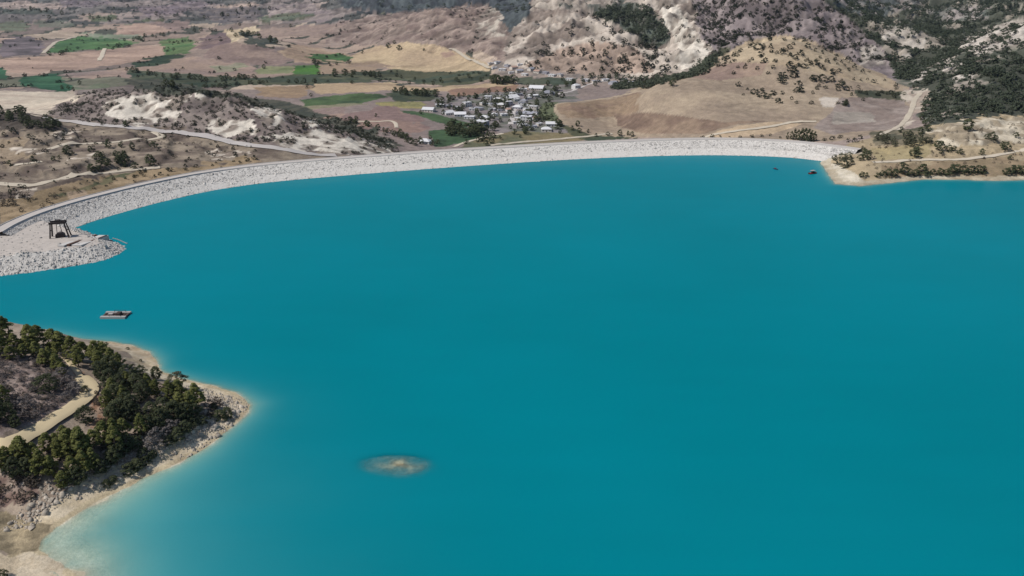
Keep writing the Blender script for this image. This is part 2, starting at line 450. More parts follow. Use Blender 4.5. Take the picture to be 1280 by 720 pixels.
def up(A):
    B = np.empty((len(ri), NX)); cc = np.arange(NX)
    for i in range(len(ri)): B[i] = np.interp(cc, ci, A[i])
    D = np.empty((NR, NX)); q = np.arange(NR)
    k = np.clip(np.searchsorted(ri, q, 'right') - 1, 0, len(ri) - 2)
    t = ((q - ri[k]) / (ri[k + 1] - ri[k]))[:, None]
    return B[k] * (1 - t) + B[k + 1] * t
Z, ROUGH = up(Zc), up(Rc)

# relief: gullies where it is rough, small lumps everywhere
wx = GX + 40 * (fbm(GX, GY, 120, 2, 3) - .5); wy = GY + 40 * (fbm(GX, GY, 120, 2, 5) - .5)
rid = fbm(wx, wy, 95, 5, 11, ridged=True)
lump = fbm(GX, GY, 22, 4, 23)
fine = fbm(GX, GY, 5, 3, 31)
rid2 = fbm(wx + .6 * wy, wy - .3 * wx, 40, 4, 13, ridged=True)
rid3 = fbm(wx, wy, 15, 3, 19, ridged=True)
Z = Z + ROUGH * ((rid3 - .62) * .75 * sstep(2, 4, ROUGH) + (rid - .62) * (3.4 + 1.8 * sstep(4, 8, ROUGH)) + (rid2 - .62) * (.3 + 2.3 * sstep(1.5, 3.5, ROUGH)) + (lump - .5) * 1.0) + (lump - .5) * 0.9 + (fine - .5) * np.where(GY < 420, 0.9, 0.9 + 0.25 * ROUGH)

# lake: signed distance to the shore, beach slope, lake bed
D = dist_poly(GX, GY, lake)
inside = in_poly(GX, GY, lake)
Dd = dist_poly(GX, GY, dam_pts, closed=False)
near_dam = sstep(45, 15, Dd)
sd = np.where(inside, -D, D)
shoren = (fbm(GX, GY, 7, 3, 41) - .5) * 1.6
reach = np.where(GY < 420, 16, 22)
land = Z * sstep(0, 1, (sd) / reach) + np.maximum(sd, 0) * 0.10 * (1 - sstep(0, 1, sd / reach)) + 0.05
land = np.maximum(land, np.minimum(sd * .10, .8)) if False else land
pxg, pyg, _f = project(GX, GY, np.zeros_like(GX))
shallow = sstep(290, 30, np.hypot((pxg - 60), (pyg - 690) * 1.3))                # silted cove at the lower left
bedslope = (0.34 - 0.16 * sstep(330, 240, GY) * (GX < 60)) * (1 - shallow) + 0.036 * shallow
bed = -np.minimum(-sd * bedslope + 0.0, 22)
ZT = np.where(sd > 0, land, bed) + shoren * 0.35 * sstep(6, 0, np.abs(sd)) * (1 - near_dam)
# where the valley lies below the lake the dam holds the water; keep the ground under the dam body
ZT = np.where(near_dam > 0, np.where(sd > 0, np.minimum(Z, 7.2 - 0.0 * sd) * near_dam + land * (1 - near_dam), bed), ZT)
ZT = np.where((Dd < 26) & (sd > -200), np.minimum(ZT, np.where(sd > 0, CREST_Z - 1.2 - 0.5 * np.maximum(Dd - 4, 0) + 0.42 * np.maximum(Dd - 4, 0), ZT)), ZT)
# drowned bank out in the lake
bx, by, _z = at_z(500, 581)
ang = 0.12
ddx, ddy = GX - bx, GY - by
e1 = (ddx * math.cos(ang) - ddy * math.sin(ang)) / 9.4; e2 = (ddx * math.sin(ang) + ddy * math.cos(ang)) / 4.9
rb2 = np.hypot(e1, e2) + (lump - .5) * 1.1 + (fine - .5) * .5
bank = -0.02 - .5 * rb2 - 2.2 * np.maximum(0, rb2 - 1.1) ** 1.3 + (fine - .5) * 1.0
ZSH = ZT
ZT = np.maximum(ZT, np.where(inside, bank, -99))

px0, py0, _f0 = project(GX, GY, ZT)
TREAD = np.zeros_like(ZT)
def terraces(poly, step, seed, amt=1.0):
    global ZT
    m = in_poly(px0 + (fbm(GX, GY, 30, 2, seed) - .5) * 16, py0, poly) & (sd > 12)
    z = ZT[m] + (fbm(GX[m], GY[m], 60, 2, seed + 1) - .5) * 2.0
    k = np.floor(z / step); f_ = z / step - k
    t = sstep(.62, .97, f_)
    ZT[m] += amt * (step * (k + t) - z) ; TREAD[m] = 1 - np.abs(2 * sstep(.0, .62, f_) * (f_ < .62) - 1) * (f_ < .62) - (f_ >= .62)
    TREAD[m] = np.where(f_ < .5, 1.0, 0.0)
terraces([(-120, 158), (90, 160), (200, 168), (300, 186), (180, 211), (60, 226), (-120, 236)], 3.2, 301)
terraces([(1160, 152), (1225, 146), (1330, 142), (1330, 186), (1170, 196)], 4.2, 311, .9)

def ground_z(x, y):                 # height of the built grid at world points
    x = np.asarray(x, float); y = np.asarray(y, float)
    r = np.interp(y, YR, np.arange(NR)); c = (x / WID(y) + 1) * .5 * (NX - 1)
    r0 = np.clip(np.floor(r).astype(int), 0, NR - 2); c0 = np.clip(np.floor(c).astype(int), 0, NX - 2)
    a, b = np.clip(r - r0, 0, 1), np.clip(c - c0, 0, 1)
    return (ZT[r0, c0] * (1 - a) * (1 - b) + ZT[r0 + 1, c0] * a * (1 - b) + ZT[r0, c0 + 1] * (1 - a) * b + ZT[r0 + 1, c0 + 1] * a * b)

def cast(pts):                      # pixel -> first point of the ground met by that line of sight
    pts = np.asarray(pts, float)
    steps = 170 * np.exp(np.arange(0, math.log(7000 / 170), .0012))
    u = (360 - pts[:, 1]) / F; dr = drop(pts[:, 1]); rx = (pts[:, 0] - 640) / F / (cP + u * sP)
    out = np.zeros((len(pts), 3))
    for i in range(len(pts)):
        X = rx[i] * steps; Zr = H_CAM - dr[i] * steps
        hit = np.nonzero(Zr <= ground_z(X, steps))[0]
        k = hit[0] if len(hit) else len(steps) - 1
        out[i] = X[k], steps[k], ground_z(X[k], steps[k])
    return out

# ------------------------------------------------------------------ land cover (what grows or lies on the ground)
PX, PY, FW = project(GX, GY, ZT)
jit = np.clip(FW / 900, .35, 1.2)
near_ = np.clip((480 - GY) / 60, 0, 1)
midl = ((GY > 600) & (GY < 1100) & ((PX < 520) | (PX > 1140))).astype(float)
jx = PX + (fbm(GX, GY, 40, 3, 51) - .5) * 14 * jit + (fbm(GX, GY, 7, 4, 53) - .5) * 34 * near_ + (fbm(GX, GY, 13, 3, 54) - .5) * 26 * midl; jy = PY + (fbm(GX, GY, 40, 3, 57) - .5) * 5 * jit + (fbm(GX, GY, 7, 4, 59) - .5) * 26 * near_ + (fbm(GX, GY, 13, 3, 60) - .5) * 15 * midl
COL = np.empty((NR, NX, 3)); 
def two(mask, c1, c2, size=40, sharp=.12, seed=61, bias=.5, octv=4, aniso=1.0, ridged=False):
    if not mask.any(): return
    x, y = GX[mask], GY[mask]
    t = fbm(x, y * aniso, size, octv, seed, ridged)
    t = sstep(bias - sharp, bias + sharp, t)[:, None]
    COL[mask] = np.array(base(c1)) * (1 - t) + np.array(base(c2)) * t
def area(poly, c1, c2, **k):
    two(in_poly(jx, jy, poly), c1, c2, **k)
ALL = np.ones((NR, NX), bool)
two(ALL, '#8b7d79', '#a3928a', size=160, sharp=.2)
# far valley, upper left
area([(-200, -60), (700, -60), (640, 40), (420, 60), (330, 60), (-200, 70)], '#6f6a6e', '#a6958f', size=170, seed=63, sharp=.16, bias=.47)
two((jy < 100) & (jx < 640), '#857975', '#b09c90', size=130, seed=65, sharp=.06)
HEDGE = np.zeros((NR, NX), bool)
def patchwork(mask, sx, sy, pal, hedge_c, hw, seed):
    x, y = GX[mask] + (fbm(GX[mask], GY[mask], 90, 2, seed) - .5) * 50, GY[mask] + (fbm(GX[mask], GY[mask], 90, 2, seed + 1) - .5) * 80
    X, Yv = x / sx, y / sy; ix, iy = np.floor(X), np.floor(Yv)
    f1 = np.full(x.shape, 9.); f2 = f1.copy(); cid = np.zeros(x.shape)
    for a in (-1, 0, 1):
        for b in (-1, 0, 1):
            hx, hy = _hash(ix + a, iy + b, seed + 3), _hash(ix + a, iy + b, seed + 4)
            d_ = np.maximum(np.abs(ix + a + hx - X + (Yv - iy - b - hy) * .25), np.abs(iy + b + hy - Yv))
            m = d_ < f1; f2 = np.where(m, f1, np.minimum(f2, d_)); cid = np.where(m, _hash(ix + a, iy + b, seed + 5), cid); f1 = np.where(m, d_, f1)
    P = np.array([base(c) for c in pal]); col = P[np.minimum((cid * len(pal)).astype(int), len(pal) - 1)]
    col = col * (.88 + .24 * fbm(x, y, 45, 3, seed + 7))[:, None]
    edge = ((f2 - f1) * sx < hw) & (fbm(x, y, 60, 2, seed + 8) > .42)
    col[edge] = base(hedge_c); COL[mask] = col
    hm_ = HEDGE[mask]; hm_[edge] = True; HEDGE[mask] = hm_
patchwork((jy < 112) & (jx < 620), 150, 210, ['#8a7b77', '#a38f85', '#b29c8f', '#97867e', '#82746f', '#a89488', '#b8a596', '#8f8079', '#7b7a6b', '#9d8a80'], '#56564e', 16, 201)
patchwork((jy < 30) & (jx < 480), 210, 330, ['#857a7a', '#9c8d88', '#77706f', '#a89891', '#6c6a68', '#8f8380', '#7a7472'], '#535351', 28, 221)
area([(0, 4), (70, 3), (90, 9), (60, 13), (0, 10)], '#b09e96', '#a2928c'); area([(0, 11), (50, 11), (75, 15), (60, 18), (0, 16)], '#4f544f', '#63655f')
area([(70, 0), (150, 0), (110, 9), (80, 8)], '#7a6f74', '#857a7c'); area([(0, 28), (30, 27), (38, 34), (20, 40), (0, 38)], '#5b6b5a', '#6c7767'); area([(40, 26), (90, 28), (85, 34), (48, 34)], '#6b6f64', '#7d7a70')
area([(0, 48), (40, 45), (55, 55), (50, 68), (0, 72)], '#675f62', '#81757a', size=60); area([(100, 18), (150, 16), (145, 24), (105, 26)], '#a9978d', '#9b8a82'); area([(165, 10), (225, 6), (230, 16), (180, 20)], '#83767c', '#8f8082')
area([(110, 21), (150, 19), (145, 25), (112, 27)], '#56634f', '#646c58'); area([(170, 24), (205, 22), (200, 27), (172, 28)], '#56634f', '#646c58')
area([(215, 3), (255, 0), (262, 10), (225, 15)], '#7b6f74', '#897c7c'); area([(260, 8), (320, 2), (320, 8), (275, 13)], '#b39e93', '#a5938a'); area([(245, 12), (320, 8), (330, 25), (270, 30), (258, 24)], '#6a6467', '#7f7472')
area([(145, 34), (185, 29), (215, 36), (205, 43), (170, 45), (148, 42)], '#b89d90', '#ab9185'); area([(180, 30), (235, 26), (240, 35), (215, 38)], '#95807b', '#8a7873')
area([(-200, 74), (0, 75), (85, 66), (150, 60), (205, 57), (205, 68), (160, 79), (100, 88), (20, 92), (-200, 95)], '#b59b8d', '#a38b80', size=90, sharp=.25)
area([(75, 98), (160, 84), (235, 72), (310, 80), (325, 95), (240, 100), (150, 97)], '#a58f82', '#93807a', size=80, sharp=.25); area([(260, 84), (300, 79), (312, 84), (270, 91)], '#8a8a74', '#97907f')
area([(95, 40), (145, 42), (180, 45), (175, 50), (120, 47)], '#7f8a76', '#8f8f80')
area([(55, 66), (74, 51), (100, 46), (140, 48), (165, 52), (150, 57), (128, 62), (100, 62)], '#4f7d52', '#426b4a', size=60); area([(118, 54), (152, 50), (175, 52), (150, 60), (130, 62)], '#4a754d', '#5a8459', size=50)
area([(198, 51), (240, 46), (242, 56), (205, 60)], '#4e7b50', '#63835c', size=50); area([(205, 60), (242, 56), (240, 66), (205, 70)], '#47704b', '#5a7d56', size=50); area([(160, 79), (205, 69), (234, 68), (205, 78), (170, 85)], '#30493b', '#3d5544', size=30)
area([(158, 86), (200, 90), (320, 97), (400, 98), (400, 105), (300, 107), (260, 110), (200, 112), (165, 98)], '#33493c', '#4a5c4b', size=35)
area([(25, 95), (68, 92), (78, 100), (90, 108), (92, 116), (25, 109)], '#2e5a45', '#3a6a50', size=35); area([(-60, 84), (8, 84), (9, 99), (-60, 99)], '#2f5a45', '#3a6a50')
area([(90, 106), (130, 104), (135, 110), (95, 113)], '#6f7a66', '#857f72')
area([(258, 44), (285, 39), (292, 52), (262, 60), (240, 62)], '#79686a', '#8a7672'); area([(262, 60), (292, 50), (320, 56), (370, 72), (350, 82), (300, 80), (250, 72)], '#8b7873', '#9a867d', size=60)
area([(281, 37), (322, 33), (325, 42), (298, 48), (290, 53), (286, 50)], '#d0bda3', '#c6b196')
area([(298, 42), (325, 40), (345, 47), (348, 57), (315, 55)], '#474c48', '#5b5c54', size=40)
area([(330, 8), (390, 5), (420, 20), (400, 28), (340, 22)], '#8d8081', '#9c8e8a'); area([(320, 22), (370, 15), (395, 18), (380, 26), (330, 27)], '#5c6a58', '#6e7666', size=50)
area([(320, 38), (430, 27), (470, 22), (450, 36), (400, 45), (320, 48)], '#a18d83', '#93807a')
# grey hill, wood behind it
area([(405, 58), (420, 38), (440, 26), (500, 15), (560, 8), (612, 4), (645, 40), (655, 75), (640, 82), (600, 66), (560, 66), (480, 55)], '#7f6e69', '#9b8a82', size=30, sharp=.25, seed=71, ridged=True, bias=.6)
area([(590, 30), (612, 8), (630, 22), (636, 45), (600, 48)], '#b7aca2', '#8b7d76', size=22, seed=73, sharp=.08)
area([(415, -50), (660, -50), (662, 15), (640, 40), (628, 22), (612, 6), (570, 8), (530, 12), (500, 17), (455, 17), (425, 8)], '#454d52', '#575d60', size=50)
# golden fields and green strips of the middle valley
area([(345, 64), (370, 56), (400, 60), (440, 68), (430, 80), (370, 78)], '#b39c88', '#a89180'); area([(435, 71), (470, 58), (510, 53), (545, 56), (575, 66), (612, 82), (610, 88), (545, 91), (500, 87), (440, 84)], '#c2ac90', '#b29c85', size=70, sharp=.25)
area([(545, 66), (565, 64), (575, 70), (552, 73)], '#9c8478', '#a58c7e'); area([(340, 84), (470, 78), (490, 84), (440, 92), (340, 92)], '#a8927f', '#9a8678')
area([(384, 69), (425, 66), (437, 71), (430, 77), (392, 75)], '#4c7a4d', '#3f6843', size=30); area([(364, 81), (396, 82), (398, 93), (366, 95)], '#49803f', '#457443'); area([(320, 86), (362, 82), (364, 93), (322, 94)], '#7b8563', '#8a8a6c')
area([(300, 97), (360, 95), (450, 91), (500, 86), (540, 90), (615, 89), (622, 98), (600, 103), (560, 108), (500, 101), (400, 104), (300, 106)], '#3f5345', '#53634f', size=40)
area([(395, 104), (480, 103), (530, 109), (580, 107), (640, 104), (640, 110), (600, 113), (540, 116), (500, 112), (400, 118), (388, 112)], '#c2ab8f', '#b39c83', size=70)
area([(318, 109), (390, 106), (385, 120), (370, 124), (325, 119)], '#a58d74', '#957f6b', size=60); area([(555, 113), (600, 111), (645, 106), (640, 120), (610, 124), (570, 122)], '#9b7d6c', '#8a7064')
area([(375, 126), (420, 119), (480, 117), (486, 122), (450, 130), (380, 136)], '#4a6a48', '#3d5a42', size=30); area([(372, 133), (430, 129), (470, 131), (400, 138)], '#7f7f66', '#8d8570'); area([(485, 113), (540, 113), (545, 124), (500, 128), (487, 122)], '#3a4d3f', '#4b5b48', size=25)
area([(470, 128), (525, 127), (530, 135), (480, 137)], '#a09468', '#8a8560', size=20); area([(415, 143), (490, 133), (520, 146), (540, 160), (510, 168), (460, 160)], '#8a7470', '#957d74', size=45); area([(375, 138), (430, 135), (430, 146), (385, 150)], '#a58c80', '#93807a')
area([(500, 138), (560, 142), (605, 149), (598, 160), (560, 158), (525, 148)], '#466648', '#3c5942', size=40); area([(535, 163), (575, 158), (605, 168), (600, 180), (540, 182)], '#44684a', '#3a5740', size=30)
area([(540, 122), (600, 118), (650, 112), (720, 100), (725, 125), (700, 135), (710, 165), (640, 172), (580, 152), (540, 140)], '#8d8484', '#6a6b62', size=28, seed=75, sharp=.1)
area([(610, 74), (700, 82), (780, 94), (770, 104), (700, 100), (620, 92)], '#a5958d', '#807773', size=25, seed=77)
area([(640, 97), (722, 97), (722, 104), (645, 106)], '#41564a', '#4d5f50'); area([(600, 172), (640, 164), (720, 166), (760, 162), (770, 170), (700, 178), (560, 190)], '#6a6a55', '#85795f', size=30)
area([(675, 128), (698, 126), (702, 150), (690, 155), (675, 145)], '#56604b', '#656a52'); area([(700, 158), (760, 158), (800, 160), (795, 172), (735, 176), (715, 168)], '#3f5343', '#55604b', size=25)
# central chalk hill
hillA = [(625, 82), (640, 40), (660, 18), (690, -60), (870, -60), (895, 70), (860, 98), (800, 100), (740, 96), (690, 86)]
area(hillA, '#857871', '#c2b5ab', size=60, seed=81, sharp=.14, bias=.58, ridged=True); area([(655, 82), (700, 62), (745, 50), (800, 62), (815, 90), (740, 96)], '#b39d90', '#a08d82', size=40, seed=83)
area([(735, 14), (800, 6), (830, 28), (836, 50), (820, 60), (790, 42), (760, 28)], '#4a5750', '#5f675f', size=30); area([(690, -40), (790, -40), (800, 6), (740, 14), (700, 12)], '#5f625d', '#a0948c', size=30, seed=85)
area([(815, -40), (845, 6), (870, 40), (885, 62), (884, 76), (858, 92), (842, 76), (848, 55), (830, 30)], '#857a72', '#d2c8be', size=40, seed=87, sharp=.12, bias=.58, ridged=True)
# grey scrub hill
area([(848, -60), (1005, -60), (1025, -5), (1075, 35), (1118, 78), (1125, 105), (1050, 78), (985, 48), (930, 56), (895, 72), (880, 50)], '#7b7072', '#948888', size=40, seed=89, sharp=.2)
area([(1072, 60), (1085, 56), (1105, 68), (1112, 82), (1080, 84)], '#b3a9a2', '#7c7370', size=22, seed=91, sharp=.08); area([(845, 96), (868, 88), (900, 58), (912, 60), (880, 94), (800, 112), (765, 112), (770, 103)], '#3d4d40', '#4d5a4a', size=25)
# tan hill
hillB = [(695, 128), (760, 122), (800, 112), (845, 98), (875, 92), (905, 66), (940, 50), (985, 45), (1020, 54), (1075, 80), (1130, 104), (1140, 130), (1120, 165), (1040, 176), (880, 176), (740, 168), (700, 155)]
area(hillB, '#9c8b7b', '#b09e8a', size=45, seed=93, sharp=.25); area([(905, 66), (940, 50), (985, 45), (1050, 70), (1125, 102), (1110, 112), (1000, 84), (930, 80)], '#b9a78f', '#ad9a84', size=30, seed=95)
area([(860, 98), (900, 80), (960, 78), (950, 92), (900, 100)], '#917c72', '#a38d7e', size=40); area([(700, 130), (760, 124), (800, 116), (800, 140), (740, 148), (705, 148)], '#98836f', '#8b7567', size=45)
area([(765, 141), (830, 142), (910, 153), (960, 150), (905, 160), (880, 168), (810, 167), (780, 160)], '#7f6b5f', '#968170', size=28); area([(880, 172), (905, 162), (960, 152), (1005, 155), (965, 168), (900, 175)], '#c3ac92', '#b39c84')
area([(1022, 121), (1053, 122), (1044, 134), (1028, 133)], '#d2c6ba', '#c8bbae'); area([(1044, 134), (1056, 121), (1130, 125), (1146, 140), (1112, 162), (1040, 168), (1015, 160)], '#8c7d76', '#9d8f88', size=30)
area([(1040, 140), (1085, 141), (1092, 152), (1040, 156)], '#aaa097', '#9d938a'); area([(1068, 113), (1132, 116), (1132, 125), (1075, 122)], '#484c40', '#5c5a4c', size=20)
# wooded hills on the right
area([(1005, -60), (1500, -60), (1500, 140), (1280, 145), (1225, 145), (1165, 158), (1150, 150), (1158, 125), (1125, 104), (1116, 78), (1075, 35), (1025, -5)], '#4a5349', '#9c9288', size=42, seed=97, bias=.60, sharp=.07)
area([(1030, -30), (1130, -40), (1150, 10), (1090, 22), (1050, 10)], '#8f8683', '#5c6060', size=40, seed=99, sharp=.1); area([(1155, 12), (1185, 8), (1240, 10), (1235, 24), (1180, 26)], '#9c9390', '#5d615c', size=35, seed=101, sharp=.1)
for pl in ([(1192, 52), (1225, 38), (1265, 26), (1300, 18), (1300, 48), (1260, 56), (1238, 64), (1222, 72), (1205, 64)], [(1088, 36), (1120, 32), (1156, 41), (1158, 62), (1140, 62), (1110, 52)],
           [(1140, 94), (1158, 86), (1158, 97), (1142, 100)], [(1165, 76), (1185, 72), (1203, 88), (1200, 99), (1185, 90)], [(1210, 90), (1219, 92), (1218, 100), (1210, 99)], [(1125, 66), (1140, 66), (1138, 72), (1126, 71)]):
    area(pl, '#c2b8af', '#a0968e', size=18, seed=103, sharp=.15)
area([(1126, 112), (1135, 114), (1160, 110), (1162, 124), (1148, 140), (1135, 158), (1118, 166), (1130, 150), (1140, 130), (1128, 122)], '#c9bcae', '#a8988c', size=16)
# right shore
area([(1060, 178), (1120, 166), (1165, 158), (1225, 145), (1500, 140), (1500, 240), (1020, 240), (1035, 195)], '#a8977e', '#b9a68a', size=30, seed=105)
area([(1160, 164), (1180, 154), (1225, 148), (1290, 146), (1330, 150), (1330, 174), (1240, 178), (1180, 182)], '#d3c6b2', '#9d8f7c', size=12, seed=107, sharp=.12); area([(1090, 186), (1165, 176), (1165, 198), (1095, 200)], '#b3a380', '#a39474', size=18)
area([(1100, 205), (1300, 196), (1300, 222), (1110, 226)], '#8d7d66', '#a08c74', size=18, seed=109); area([(1090, 165), (1165, 160), (1160, 178), (1095, 182)], '#5c5a4c', '#857a68', size=18)
area([(1024, 198), (1046, 206), (1062, 214), (1080, 226), (1078, 240), (1035, 240), (1020, 215)], '#dacfbe', '#c9bda9', size=8)
# left abutment, terraces, eroded ridge
area([(-300, 135), (60, 145), (200, 158), (330, 178), (480, 192), (480, 200), (250, 222), (100, 262), (0, 300), (-300, 330)], '#655952', '#968879', size=15, seed=111, sharp=.22, octv=5)
area([(0, 176), (30, 172), (40, 195), (15, 205), (-40, 205)], '#a08f7c', '#93826f'); area([(42, 240), (100, 225), (180, 214), (330, 196), (330, 203), (180, 226), (100, 250), (0, 278), (0, 250)], '#8c7a62', '#a38e74', size=12, seed=113)
area([(60, 245), (100, 236), (160, 214), (180, 217), (120, 232), (100, 243)], '#5f604a', '#7b745a', size=10); area([(82, 240), (105, 237), (112, 246), (88, 250)], '#b5a08a', '#a8937e')
area([(-300, 112), (0, 114), (98, 114), (85, 130), (60, 142), (0, 141), (-300, 136)], '#d3c4b2', '#c4b3a3', size=40); area([(-40, 136), (30, 139), (75, 150), (74, 160), (30, 164), (-40, 160)], '#5a524c', '#463f3a', size=14)
ridgeG = [(60, 142), (85, 126), (105, 112), (150, 106), (200, 106), (260, 112), (340, 126), (400, 140), (450, 160), (505, 190), (480, 196), (400, 192), (320, 180), (200, 160), (120, 156)]
area(ridgeG, '#786c69', '#8f837d', size=18, seed=115, sharp=.2)
for pl in ([(128, 132), (150, 122), (190, 115), (236, 119), (228, 134), (222, 150), (170, 156), (140, 146)], [(248, 158), (285, 148), (320, 154), (330, 172), (280, 168)], [(318, 131), (345, 136), (352, 146), (342, 157), (322, 150)],
           [(340, 168), (400, 164), (440, 172), (490, 186), (495, 194), (400, 190), (350, 184)], [(378, 148), (398, 150), (396, 162), (382, 160)], [(240, 116), (262, 118), (250, 128)]):
    area(pl, '#8d8178', '#dcd2c6', size=16, seed=117, sharp=.12, bias=.60, ridged=True)
area([(150, 100), (210, 100), (260, 112), (360, 128), (440, 150), (500, 180), (490, 186), (430, 162), (350, 136), (250, 118), (170, 112)], '#474a42', '#5c5a50', size=14)
for pl in ([(18, 186), (45, 183), (44, 190), (20, 194)], [(262, 190), (300, 187), (312, 194), (270, 199)], [(90, 196), (120, 192), (118, 198), (92, 201)], [(70, 166), (95, 163), (92, 170), (72, 172)], [(20, 238), (46, 234), (40, 246), (18, 248)]):
    area(pl, '#8d7f74', '#c9bcae', size=12, seed=119, sharp=.12, bias=.58, ridged=True)
# promontory
prom = (GY < 400) & (GX < 40)
two(prom, '#968679', '#b3a292', size=6, seed=121, sharp=.2)
area([(-150, 425), (40, 440), (80, 455), (98, 480), (88, 508), (40, 530), (0, 545), (-150, 560)], '#83726c', '#a3928a', size=4, seed=123, sharp=.2)
area([(95, 462), (112, 468), (140, 520), (135, 535), (110, 525), (116, 495)], '#96745f', '#b29783', size=3, seed=125); area([(-40, 590), (60, 596), (50, 625), (-40, 650)], '#857068', '#a8958a', size=3.5, seed=127)
two(prom & (sd < 9) & (sd > -3), '#e0d0b8', '#cdbb9f', size=5, seed=129, sharp=.25); two(prom & (sd < 2.2) & (sd > -30), '#c6b497', '#d2c2a4', size=4, seed=131, sharp=.3)
area([(110, 424), (150, 424), (190, 440), (196, 455), (180, 462), (150, 440)], '#cdbba3', '#bda98f', size=4, seed=133)
area([(-40, 642), (30, 648), (64, 655), (54, 690), (20, 690), (-40, 672)], '#8f826c', '#b5a488', size=2.5, seed=135, sharp=.2); area([(-100, 688), (20, 690), (60, 698), (100, 722), (120, 760), (-100, 760)], '#ddcdb6', '#cdbba2', size=4, seed=137)
far_sh = (~prom) & (sd < 7) & (sd > -40)
two(far_sh, '#c9bda9', '#b3a48e', size=8, seed=139, sharp=.25)
wet = (sd < 0)
two(wet & prom, '#e8dfca', '#d8ccb2', size=4, seed=132, sharp=.3)
bk = wet & (ZT > -8) & (np.hypot(e1, e2) < 4)
two(bk, '#d6c6a2', '#ab946e', size=2.2, seed=134, sharp=.15)
COL *= (0.92 + 0.16 * fbm(GX, GY, 3.0, 2, 141))[..., None]
ctrm = in_poly(jx, jy, hillB)
COL[ctrm] *= (1 - .16 * sstep(.55, .95, np.sin(ZT[ctrm] * 1.9 + 3 * fbm(GX[ctrm], GY[ctrm], 60, 2, 143))) * sstep(.4, .6, fbm(GX[ctrm], GY[ctrm], 50, 2, 145)))[:, None]
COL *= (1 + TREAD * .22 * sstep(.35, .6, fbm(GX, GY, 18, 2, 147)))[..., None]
grn = sstep(1.12, 1.4, COL[..., 1] / (COL[..., 0] + 1e-6))[..., None]
COL *= 1 + grn * (np.array([1.30, .92, .95]) - 1)
COL *= np.where(grn > .3, .78 + .44 * fbm(GX, GY * .45, 26, 4, 241)[..., None], 1)
farv = (sstep(1000, 1300, GY) * (jx < 640))[..., None]
COL *= 1 + farv * (-.22 * sstep(.52, .66, fbm(GX * .5, GY * 1.1, 55, 4, 243)) + .14 * sstep(.52, .66, fbm(GX * .4, GY * .9, 70, 4, 247)))[..., None]
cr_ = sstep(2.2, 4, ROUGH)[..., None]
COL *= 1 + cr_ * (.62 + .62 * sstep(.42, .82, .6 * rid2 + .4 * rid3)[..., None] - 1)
COL *= np.where((GY < 1300)[..., None], np.array([1.0, 1.0, .965]), np.array([1.0, 1.0, .945]))
# damp sand right above the water
COL *= (1 - 0.18 * sstep(0.7, 0.0, ZT) * sstep(8, 2, np.abs(sd)) * (1 - near_dam))[..., None]

# ------------------------------------------------------------------ build the ground, cut into plainly named pieces of terrain
REG = np.zeros((NR, NX), np.int8)
names = ['ground', 'promontory', 'tan_hill', 'chalk_hill', 'eroded_ridge', 'scrub_hill', 'wooded_hillside', 'lake_bed']
labels = ['valley floor of dry fields, terraces and green plots behind the dam', 'wooded promontory with a pale stony shore in the foreground', 'dry tan hill dotted with dark shrubs beside the dam', 'pale chalk hill freckled with dark scrub behind the village',
          'eroded ridge of pale chalk and dark scrub behind the left end of the dam', 'grey scrub covered hill behind the tan hill', 'dark wooded hillside with chalk outcrops on the right', 'silty bed of the reservoir']
REG[in_poly(PX, PY, hillA) & (GY > 1350)] = 3
REG[in_poly(PX, PY, ridgeG) & (GY > 740) & (GY < 1060)] = 4
REG[in_poly(PX, PY, [(848, -60), (1005, -60), (1025, -5), (1075, 35), (1118, 78), (1125, 105), (1050, 78), (985, 48), (930, 56), (895, 72), (880, 50)]) & (GY > 1250)] = 5
REG[in_poly(PX, PY, [(1005, -60), (1500, -60), (1500, 140), (1280, 145), (1225, 145), (1165, 158), (1150, 150), (1158, 125), (1125, 104), (1116, 78), (1075, 35), (1025, -5)]) & (GY > 790)] = 6
REG[in_poly(PX, PY, hillB) & (GY < 1300) & (GY > 800)] = 2
REG[prom & (sd > -6)] = 1
REG[(sd < -6)] = 7
idx = np.arange(NR * NX).reshape(NR, NX)
quads = np.stack([idx[:-1, :-1], idx[:-1, 1:], idx[1:, 1:], idx[1:, :-1]], -1).reshape(-1, 4)
fr = REG[:-1, :-1].ravel()
keep = (sd[:-1, :-1].ravel() > -90) | (np.hypot(e1, e2)[:-1, :-1].ravel() < 5)
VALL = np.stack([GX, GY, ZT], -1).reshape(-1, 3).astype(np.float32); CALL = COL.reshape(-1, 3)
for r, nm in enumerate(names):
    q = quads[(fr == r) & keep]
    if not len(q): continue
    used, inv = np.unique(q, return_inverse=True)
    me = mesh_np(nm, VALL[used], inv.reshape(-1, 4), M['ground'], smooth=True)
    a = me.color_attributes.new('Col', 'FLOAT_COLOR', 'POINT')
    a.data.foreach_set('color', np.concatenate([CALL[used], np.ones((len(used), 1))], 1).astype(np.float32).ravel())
    struct(obj(nm, me), labels[r])

